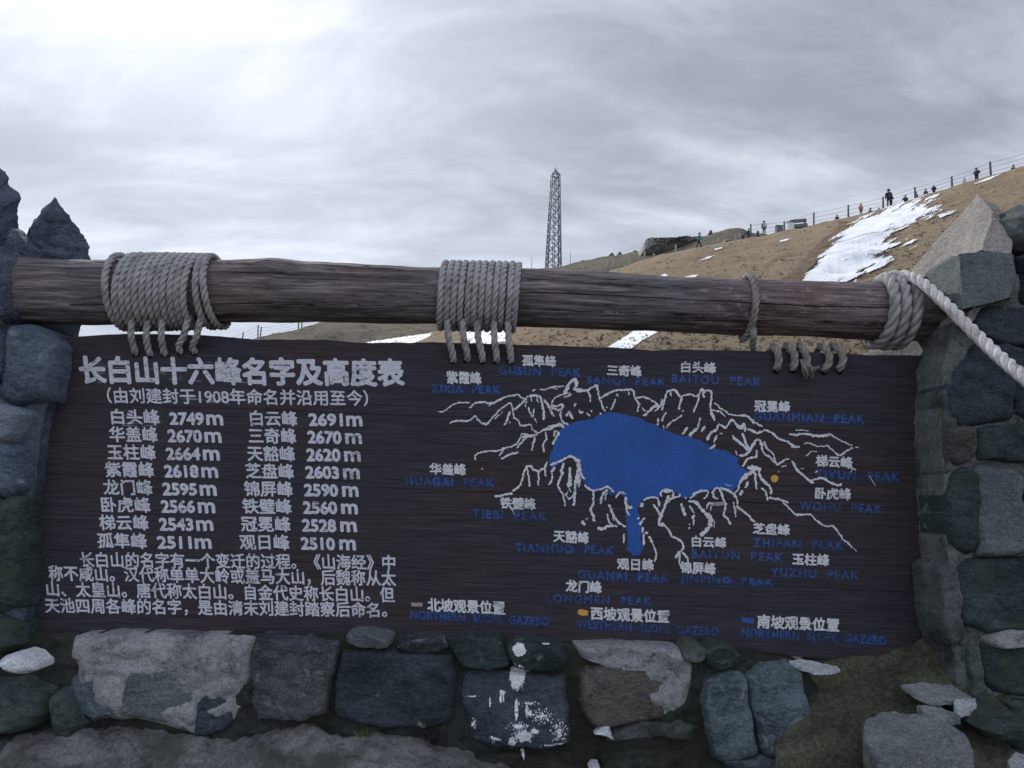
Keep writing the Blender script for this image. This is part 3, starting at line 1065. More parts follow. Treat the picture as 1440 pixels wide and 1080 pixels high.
def person(px, yfoot, hpx, Y, coat, label, pose='stand', face=0.0, hat=None, bulk=1.0, hood=False):
    s = hpx * Y / 1080 / 1.72
    base = at(px, yfoot, Y)
    st = 0.30 if pose == 'walk' else 0.04
    kn = 0.10 if pose == 'walk' else 0.02
    if pose == 'sit':
        hipz = 0.42
        leg = [((.10, 0, hipz), (.13, -.40, .44), (.13, -.44, .06), (.13, -.58, .04)), ((-.10, 0, hipz), (-.13, -.40, .44), (-.13, -.44, .06), (-.13, -.58, .04))]
    else:
        hipz = 0.90
        leg = [((.09, 0, hipz), (.10 + .0, -kn - st * .5, .49), (.11, -st * .55, .08), (.11, -st * .55 - .15, .035)),
               ((-.09, 0, hipz), (-.10, kn * .2 + st * .25, .49), (-.11, st, .10), (-.11, st - .14, .045))]
    t0 = hipz + 0.06
    lean = -0.10 if pose in ('walk', 'sit') else 0.0
    sh = t0 + 0.50
    top = t0 + 0.80
    nodes = [(0, 0, t0, .15, .75), (0, lean * .5, t0 + .26, .15, .75), (0, lean, sh, .155, .7), (0, lean, sh + .10, .06), (0, lean - .015, sh + .17, .085), (0, lean - .02, sh + .27, .095)]
    edges = [(0, 1), (1, 2), (2, 3), (3, 4), (4, 5)]
    for L in leg:
        i = len(nodes)
        for q, r in zip(L, (.10, .072, .05, .045)):
            nodes.append((q[0], q[1], q[2], r))
        edges += [(0, i), (i, i + 1), (i + 1, i + 2), (i + 2, i + 3)]
    arms = []
    for sx in (1, -1):
        if pose == 'photo':
            A = ((sx * .19, lean, sh - .01), (sx * .27, lean - .12, sh - .22), (sx * .10, lean - .30, sh - .02), (sx * .07, lean - .34, sh + .03))
        elif pose == 'sit':
            A = ((sx * .19, lean, sh - .01), (sx * .24, lean - .06, sh - .27), (sx * .14, lean - .28, sh - .38), (sx * .11, lean - .35, sh - .38))
        else:
            k = sx * (.18 if pose == 'walk' else .03)
            A = ((sx * .19, lean, sh - .01), (sx * .25, lean + k * .4, sh - .28), (sx * .25, lean + k - .06, sh - .52), (sx * .25, lean + k - .10, sh - .61))
        arms.append(A)
        i = len(nodes)
        for q, r in zip(A, (.068, .052, .036, .034)):
            nodes.append((q[0], q[1], q[2], r))
        edges += [(2, i), (i, i + 1), (i + 1, i + 2), (i + 2, i + 3)]
    R = Matrix.Rotation(face, 3, 'Z') * s

    def tr(ns):
        out = []
        for n in ns:
            q = R @ Vector(n[:3])
            out.append((q.x, q.y, q.z, n[3] * s) + tuple(n[4:]))
        return out
    o = skin_mesh('person', tr(nodes), edges, [MATS['trousers'], MATS['skin']], None, base)
    for p in o.data.polygons:
        z = p.center.z / s
        p.material_index = 1 if z > sh + .06 or any((p.center / s - (Matrix.Rotation(face, 3, 'Z') @ Vector(A[3]))).length < .09 for A in arms) else 0
    tag(o, label, 'person', 'people on the ridge')
    jn = [(0, .0, t0 - .12, .185 * bulk, .78), (0, lean * .5, t0 + .24, .18 * bulk, .78), (0, lean, sh - .01, .175 * bulk, .74), (0, lean, sh + .08, .09)]
    je = [(0, 1), (1, 2), (2, 3)]
    for A in arms:
        i = len(jn)
        for q, r in zip(A[:3], (.088 * bulk, .074 * bulk, .058)):
            jn.append((q[0], q[1], q[2], r))
        je += [(2, i), (i, i + 1), (i + 1, i + 2)]
    skin_mesh('jacket', tr(jn), je, MATS[coat], o, base)
    b = MB()
    hc = Vector((0, lean - .005, sh + .275))
    rr = .122 if not hood else .145
    rows = 7
    vs, fs = [], []
    for i in range(rows + 1):
        th = math.pi * .62 * i / rows
        for k in range(14):
            a = 2 * math.pi * k / 14
            drop = 0.0 if math.sin(a) < .0 else .05 * (i / rows)
            q = hc + Vector((math.cos(a) * math.sin(th) * rr, math.sin(a) * math.sin(th) * rr * 1.1 + .015, math.cos(th) * rr * 1.12 - drop))
            vs.append(base + R @ q)
    for i in range(rows):
        for k in range(14):
            fs.append((i * 14 + k, (i + 1) * 14 + k, (i + 1) * 14 + (k + 1) % 14, i * 14 + (k + 1) % 14))
    if hat == 'cap':
        n0 = len(vs)
        for k in range(9):
            a = math.pi + math.pi * k / 8
            vs.append(base + R @ (hc + Vector((math.cos(a) * .11, math.sin(a) * .12, .03))))
            vs.append(base + R @ (hc + Vector((math.cos(a) * .12, math.sin(a) * .24, .01))))
        for k in range(8):
            fs.append((n0 + 2 * k, n0 + 2 * k + 1, n0 + 2 * k + 3, n0 + 2 * k + 2))
    obj('hood' if hood else ('cap' if hat else 'hair'), vs, fs, MATS[coat] if hood else (MATS['cap_pale'] if hat == 'cap' else MATS['hair']), o)
    return o


def pack(o, m, label=None):
    """A backpack worn on the back of a standing figure."""
    s = max(v.co.z for v in o.data.vertices) / 1.72
    b = MB()
    b.box(o.location + Vector((0, -.17, 1.22)) * s, (.30 * s, .16 * s, .42 * s))
    b.box(o.location + Vector((0, -.25, 1.12)) * s, (.22 * s, .07 * s, .2 * s))
    q = b.build('backpack', MATS[m], None, smooth=False, loc=o.location)
    bm = q.modifiers.new('bev', 'BEVEL')
    bm.width = .04 * s
    tag(q, 'pale grey backpack worn by the walker standing near the bench', 'backpack')
    return q


PI = math.pi
person(982.6, 350.5, 23.5, 83.0, 'coat_blue', 'person in a bright blue jacket and dark trousers walking on the slope', 'walk', PI / 2 * .8)
person(1044.8, 341, 19, 87.0, 'coat_grey', 'person in a mottled grey coat, left of two standing close together', 'stand', PI)
person(1053.2, 340, 19, 88.0, 'coat_navy', 'person in a dark navy coat, right of two standing close together', 'stand', PI)
wk = person(1074.6, 332, 22, 83.5, 'coat_grey', 'person in a grey jacket and black trousers seen from behind near the bench', 'stand', PI, bulk=1.1)
pack(wk, 'cap_pale')
person(1177.5, 318.5, 17, 84.0, 'coat_black', 'person in black, only head and shoulders over the ridge right of the bench', 'stand', PI)
person(1211, 304, 18, 79.0, 'coat_orange', 'person in an ochre orange hooded coat on the ridge', 'stand', PI, hood=True, bulk=1.35)
person(1224.6, 313, 21, 82.0, 'coat_navy', 'small dark head showing over the ridge right of the orange coat', 'stand', PI)
person(1235.5, 302, 13.5, 80.0, 'coat_black', 'person in black crouching low beside a fence post', 'sit', PI / 2, bulk=1.2)
person(1250.5, 293, 27.5, 77.5, 'coat_navy', 'tall person in a dark padded coat beside a fence post', 'stand', PI * .9, bulk=1.25, hood=True)
person(1253.5, 293, 20, 78.5, 'coat_black', 'shorter person in black standing behind the tall dark one', 'photo', PI * .6, bulk=1.2)
person(1274.2, 297, 24, 79.0, 'coat_black', 'person wearing a pale cap, shoulders just over the ridge', 'photo', PI, hat='cap')
person(1289, 286, 16.5, 78.0, 'coat_grey', 'person in a light grey jacket partly hidden by a fence post', 'stand', PI)
person(1302.6, 284.5, 19.5, 76.5, 'coat_red', 'person in dark red, head and shoulders over the ridge', 'stand', PI)
person(1313.8, 278, 18, 75.0, 'coat_black', 'broad person in black sitting with raised arms on the ridge', 'photo', PI * .8, bulk=1.45)
person(1357, 265, 15, 72.5, 'coat_white', 'small person in a whitish top behind the ridge', 'stand', PI)
person(1374, 260, 25, 71.0, 'coat_navy', 'person in navy sitting high on the right skyline', 'photo', PI * .7, bulk=1.2)
person(1426.3, 254, 23, 69.0, 'coat_black', 'dark head over the ridge at the far right', 'stand', PI)


# ------------------------------------------------------------------ the notice board
YB = 2.10                                  # front face of the board
TOPY = [(20, 478), (95, 474), (152, 470), (179, 469), (245, 470), (285, 471), (360, 477), (410, 477), (460, 477.5), (510, 482), (600, 481), (625, 481.5), (720, 484),
        (845, 488), (885, 489.5), (915, 493), (955, 491), (998, 492.5), (1040, 492.6), (1100, 493.8), (1184, 497), (1220, 499), (1278, 499.5), (1345, 501)]
BOTY = [(20, 905), (400, 912), (800, 922), (1020, 916), (1100, 922), (1180, 928), (1215, 927), (1250, 919), (1283, 905), (1303, 887), (1316, 868), (1328, 830), (1345, 800)]
seam1 = lambda x: 592.5 + (x - 807) * .036
seam2 = lambda x: 686.5 + (x - 560) * .040
seam3 = lambda x: 797.0 + (x - 560) * .050
topf = lambda x: lerp_tab(TOPY, x) + noise.noise(Vector((x * .06, 0, 0))) * .8
botf = lambda x: lerp_tab(BOTY, x)
board = empty('notice_board', at(700, 905, YB + .03), 'dark brown plank board with white Chinese lettering and a blue lake map', 'notice board')
for a, bfun, in ((topf, lambda x: seam1(x)), (lambda x: seam1(x), lambda x: seam2(x)), (lambda x: seam2(x), lambda x: seam3(x)), (lambda x: seam3(x), botf)):
    b = MB()
    xs = list(range(20, 1346, 5))
    th = 0.05
    for x in xs:
        wob = noise.noise(Vector((x * .02, 0, 0))) * .5
        y0, y1 = a(x) + wob, max(min(bfun(x), botf(x)), a(x) + .3) + wob
        p0, p1 = at(x, y0, YB), at(x, y1, YB)
        bev = Vector((0, .0025, 0))
        dz = Vector((0, 0, .0006))
        b.v += [p0 + Vector((0, th, 0)), p0 + bev, p0 - dz, p1 + dz, p1 + bev, p1 + Vector((0, th, 0))]
    for i in range(len(xs) - 1):
        for j in range(6):
            k = (j + 1) % 6
            p, q = i * 6, (i + 1) * 6
            b.f.append((p + j, p + k, q + k, q + j))
    b.f.append(tuple(range(5, -1, -1)))
    b.f.append(tuple(range(len(b.v) - 6, len(b.v))))
    b.build('plank', MATS['board'], board, sharp=30)


def brd(px, py, lift=0.0012):
    p = at(px, py, YB)
    p.y -= lift
    return p


LIFT = [0.0009]


def lettering(body, x0, y0, x1, y1, h, m='white_paint', bold=0.012, part='lettering', wob=0.55, sp=1.0):
    """Painted words: baseline from (x0, y0) to (x1, y1), height h, all in photo pixels on the board."""
    cu = bpy.data.curves.new(part, 'FONT')
    cu.body = body
    cu.offset = 0.0
    cu.space_character = sp
    cu.resolution_u = 3
    o = bpy.data.objects.new(part, cu)
    COL.objects.link(o)
    dg = bpy.context.evaluated_depsgraph_get()
    ev = o.evaluated_get(dg)
    me = ev.to_mesh()
    V = [v.co.copy() for v in me.vertices]
    F = [tuple(p.vertices) for p in me.polygons]
    ev.to_mesh_clear()
    bpy.data.objects.remove(o)
    xa, xb = min(v.x for v in V), max(v.x for v in V)
    ya, yb = min(v.y for v in V), max(v.y for v in V)
    out = []
    rs = Vector((x0 * .1, y0 * .1, 0))
    nv = len(V)
    e = bold * abs(h) * 1.4
    ring = [(0, 0)] + [(e * math.cos(k * PI / 3 + .3), e * math.sin(k * PI / 3 + .3)) for k in range(6)]
    F = [tuple(i + nv * k for i in f) for k in range(len(ring)) for f in F]
    for vi, v in enumerate(V * len(ring)):
        ox, oy = ring[vi // nv]
        u, w = (v.x - xa) / (xb - xa), (v.y - ya) / (yb - ya)
        px = x0 + (x1 - x0) * u
        py = y0 + (y1 - y0) * u - h * w
        # letters stay upright on the board, which leans a little in the picture
        px += h * w * ((908 - px) / 7700.0) * -1.0
        q = Vector((px * .25, py * .25, 0)) + rs
        px += noise.noise(q) * wob + noise.noise(Vector((px * .05, py * .05, 3)) + rs) * wob
        py += noise.noise(q + Vector((7, 3, 5))) * wob + noise.noise(Vector((px * .05, py * .05, 9)) + rs) * wob
        out.append(brd(px + ox, py + oy, LIFT[0] + 3e-5 * (vi // nv)))
    return obj(part, out, F, MATS[m], board, smooth=False)


lettering('长白山十六峰名字及高度表', 115, 538.5, 568, 542.5, 37, bold=0.032)
lettering('（由刘建封于1908年命名并沿用至今）', 152, 567, 518, 571, 22, bold=0.016)
ROWS = [('白头峰', '2749', '白云峰', '2691'), ('华盖峰', '2670', '三奇峰', '2670'), ('玉柱峰', '2664', '天豁峰', '2620'), ('紫霞峰', '2618', '芝盘峰', '2603'),
        ('龙门峰', '2595', '锦屏峰', '2590'), ('卧虎峰', '2566', '铁璧峰', '2560'), ('梯云峰', '2543', '冠冕峰', '2528'), ('孤隼峰', '2511', '观日峰', '2510')]
YL = [596.5, 621, 646, 670.5, 695.5, 720, 745, 770.5]
for i, (n1, h1, n2, h2) in enumerate(ROWS):
    f = i / 7
    y = YL[i]
    a = 158 - 19.5 * f
    lettering(n1, a, y, a + 67 + f * 2, y + .6, 21, bold=0.020)
    a = 240 - 17 * f
    lettering(h1, a, y + .3, a + 46.5, y + .8, 16.3, bold=0.048)
    a = 291.5 - 16 * f
    lettering('m', a, y + .5, a + 22, y + .8, 13.5, bold=0.055)
    y = YL[i] + 2.2
    a = 353 - 15 * f
    lettering(n2, a, y - .2, a + 65.5 + f * 4, y + .6, 21, bold=0.020)
    a = 435.5 - 11 * f
    lettering(h2, a, y - .4, a + 46, y + .3, 16.3, bold=0.048)
    a = 488 - 9.5 * f
    lettering('m', a, y, a + 21.5, y + .4, 13.5, bold=0.055)
lettering('长白山的名字有一个变迁的过程。《山海经》中', 114, 797.2, 556, 801.5, 21, bold=0.018)
lettering('称不咸山。汉代称单单大岭或盖马大山，后魏称从太', 70, 817, 557, 824.5, 22, bold=0.018)
lettering('山、太皇山。唐代称太白山。自金代史称长白山。但', 67, 838.5, 555, 847, 21.5, bold=0.018)
lettering('天池四周各峰的名字，是由清末刘建封踏察后命名。', 65, 862, 544, 868.5, 21.5, bold=0.018)

# the names round the map
LAB = [('紫霞峰', 629, 539, 677, 541, 17, 'ZIXIA PEAK', 608, 552, 703, 554), ('孤隼峰', 735, 514.5, 782, 516, 15.5, 'GUSUN PEAK', 703, 526, 816, 530),
       ('三奇峰', 854, 528, 902, 530, 15, 'SANQI PEAK', 826, 541, 935, 544), ('白头峰', 958, 523.5, 1006, 525, 15, 'BAITOU PEAK', 945, 538, 1069, 543),
       ('冠冕峰', 1061, 578.5, 1110, 580, 15.5, 'GUANMIAN PEAK', 1060, 591, 1215, 595.5), ('梯云峰', 1147, 655.5, 1198, 658.5, 15.5, 'TIYUN PEAK', 1147, 672, 1264, 677),
       ('卧虎峰', 1146, 701, 1196, 703, 15.5, 'WOHU PEAK', 1124, 717, 1239, 722), ('芝盘峰', 1059, 750.5, 1110, 753, 15.5, 'ZHIPAN PEAK', 1059, 768.5, 1185, 772.5),
       ('玉柱峰', 1114, 793.5, 1165, 796, 16, 'YUZHU PEAK', 1084, 810, 1207, 815), ('白云峰', 973, 768.5, 1021, 770.5, 15, 'BAIYUN PEAK', 973, 784, 1100, 790),
       ('锦屏峰', 957, 805.5, 1006, 808, 16, 'JINPING PEAK', 957, 820, 1086, 826), ('观日峰', 868, 800.5, 919, 803, 16, 'GUANRI PEAK', 813, 813, 940, 819),
       ('龙门峰', 796, 831.5, 846, 834.5, 16.5, 'LONGMEN PEAK', 769, 847, 916, 851.5), ('天豁峰', 779, 761.5, 828, 764.5, 16, 'TIANHUO PEAK', 725, 775.5, 863, 779.5),
       ('铁璧峰', 704, 715, 753, 717, 16, 'TIEBI PEAK', 665, 728, 768, 732), ('华盖峰', 605, 667, 655, 668.5, 15.5, 'HUAGAI PEAK', 571, 681.5, 694, 685)]
for cn, x0, y0, x1, y1, h, en, ex0, ey0, ex1, ey1 in LAB:
    LIFT[0] = 0.0016
    lettering(cn, x0, y0, x1, y1, h, 'map_paint', 0.030, wob=.7)
    LIFT[0] = 0.0007
    lettering(en.replace(' ', '  '), ex0, ey0, ex1, ey1, 11.5, 'blue_paint', 0.040, wob=.6, sp=1.22)
for cn, x0, y0, x1, y1, h, en, ex0, ey0, ex1, ey1 in [
        ('北坡观景位置', 602, 859, 710, 864, 18, 'NORTHERN SLOPE GAZEBO', 578, 870, 772, 880), ('西坡观景位置', 831, 871, 941, 876, 18, 'WESTHERN SLOPE GAZEBO', 811, 883, 1010, 894),
        ('南坡观景位置', 1065, 882.5, 1179, 888, 18, 'NORTHERN SLOPE GAZEBO', 1043, 895, 1246, 906.5)]:
    LIFT[0] = 0.0016
    lettering(cn, x0, y0, x1, y1, h, 'map_paint', 0.030, wob=.7)
    LIFT[0] = 0.0007
    lettering(en.replace(' ', '  '), ex0, ey0, ex1, ey1, 11.5, 'blue_paint', 0.030, wob=.6, sp=1.12)


def blot(name, poly, m, lift, wob=1.0, step=2.0):
    """A painted patch with an uneven outline."""
    pts = [Vector((a, b, 0)) for a, b in poly]
    P = resample(pts + [pts[0]], step)[:-1]
    P = [p + Vector((noise.noise(p * .3), noise.noise(p * .3 + Vector((4, 4, 4))), 0)) * wob + Vector((noise.noise(p * .08), noise.noise(p * .08 + Vector((4, 4, 4))), 0)) * wob for p in P]
    from mathutils.geometry import tessellate_polygon
    tri = tessellate_polygon([[Vector((p.x, p.y, 0)) for p in P]])
    V = [brd(p.x, p.y, lift) for p in P]
    F = []
    for t in tri:
        a, b, c = (V[i] for i in t)
        F.append(tuple(t) if (b - a).cross(c - a).y < 0 else tuple(reversed(t)))
    return obj(name, V, F, MATS[m], board, smooth=False)


LAKE = [(786, 606), (796, 598), (812, 592), (828, 590), (840, 585), (857, 579), (880, 583), (900, 587), (905, 592), (925, 600), (950, 611), (985, 618), (992, 624), (1004, 630), (1030, 638), (1040, 645), (1036, 652), (1044, 658), (1052, 663),
        (1043, 669), (1038, 680), (1030, 690), (1018, 691), (1006, 686), (990, 690), (972, 700), (958, 700), (946, 690), (934, 690), (926, 700), (914, 700), (902, 704), (897, 712), (899, 722), (902, 740),
        (901, 758), (905, 772), (900, 781), (890, 782), (882, 772), (884, 760), (881, 744), (882, 732), (879, 722), (887, 714), (882, 704), (872, 694), (860, 696), (852, 688), (838, 690), (826, 688), (820, 676), (815, 660), (806, 646), (800, 643),
        (786, 652), (775, 658), (772, 648), (776, 634), (780, 620)]
blot('lake_drawing', LAKE, 'lake_paint', 0.0005, 2.0, 1.6)
for x0, y0, x1, y1, h in [(608, 552, 703, 554, 11), (1060, 592, 1214, 596, 12), (571, 682, 694, 685, 11), (813, 814, 940, 820, 10), (578, 871, 772, 881, 11), (1043, 896, 1246, 907, 11), (811, 884, 1010, 894, 11),
                          (957, 821, 1086, 827, 10), (665, 728, 768, 732, 10), (1147, 673, 1264, 678, 11), (826, 542, 935, 545, 11), (725, 776, 863, 780, 11), (703, 527, 816, 531, 11)]:
    blot('blue_underpaint', [(x0 - 1, y0 + 1), (x0, y0 - h), ((x0 + x1) / 2, (y0 + y1) / 2 - h - 1), (x1 + 1, y1 - h), (x1 + 2, y1 + 1), ((x0 + x1) / 2, (y0 + y1) / 2 + 2)], 'blue_wash', 0.0003, 1.4)
blot('marker', [(812, 857.5), (819, 857), (827, 859), (826.5, 865), (819, 865.5), (813, 864)], 'orange_paint', 0.001, .8, 1.2)
blot('marker', [(578, 847), (594, 847.5), (594.5, 853), (579, 852)], 'pink_paint', 0.001, .7, 1.2)
blot('marker', [(1042, 868), (1060, 869.5), (1060, 877), (1043, 875)], 'blue_paint', 0.001, .7, 1.2)
blot('marker', [(1089 + 5.2 * math.cos(a), 673 + 5.2 * math.sin(a)) for a in [i * PI / 8 for i in range(16)]], 'orange_paint', 0.001, .4, 1.2)
blot('marker', [(1025 + 4.5 * math.cos(a), 565 + 4.0 * math.sin(a)) for a in [i * PI / 8 for i in range(16)]], 'blue_wash', 0.001, .4, 1.2)
blot('marker', [(999.5, 706.5), (1018, 705.5), (1019, 710.5), (1000, 712)], 'pink_paint', 0.0008, .5, 1.5)

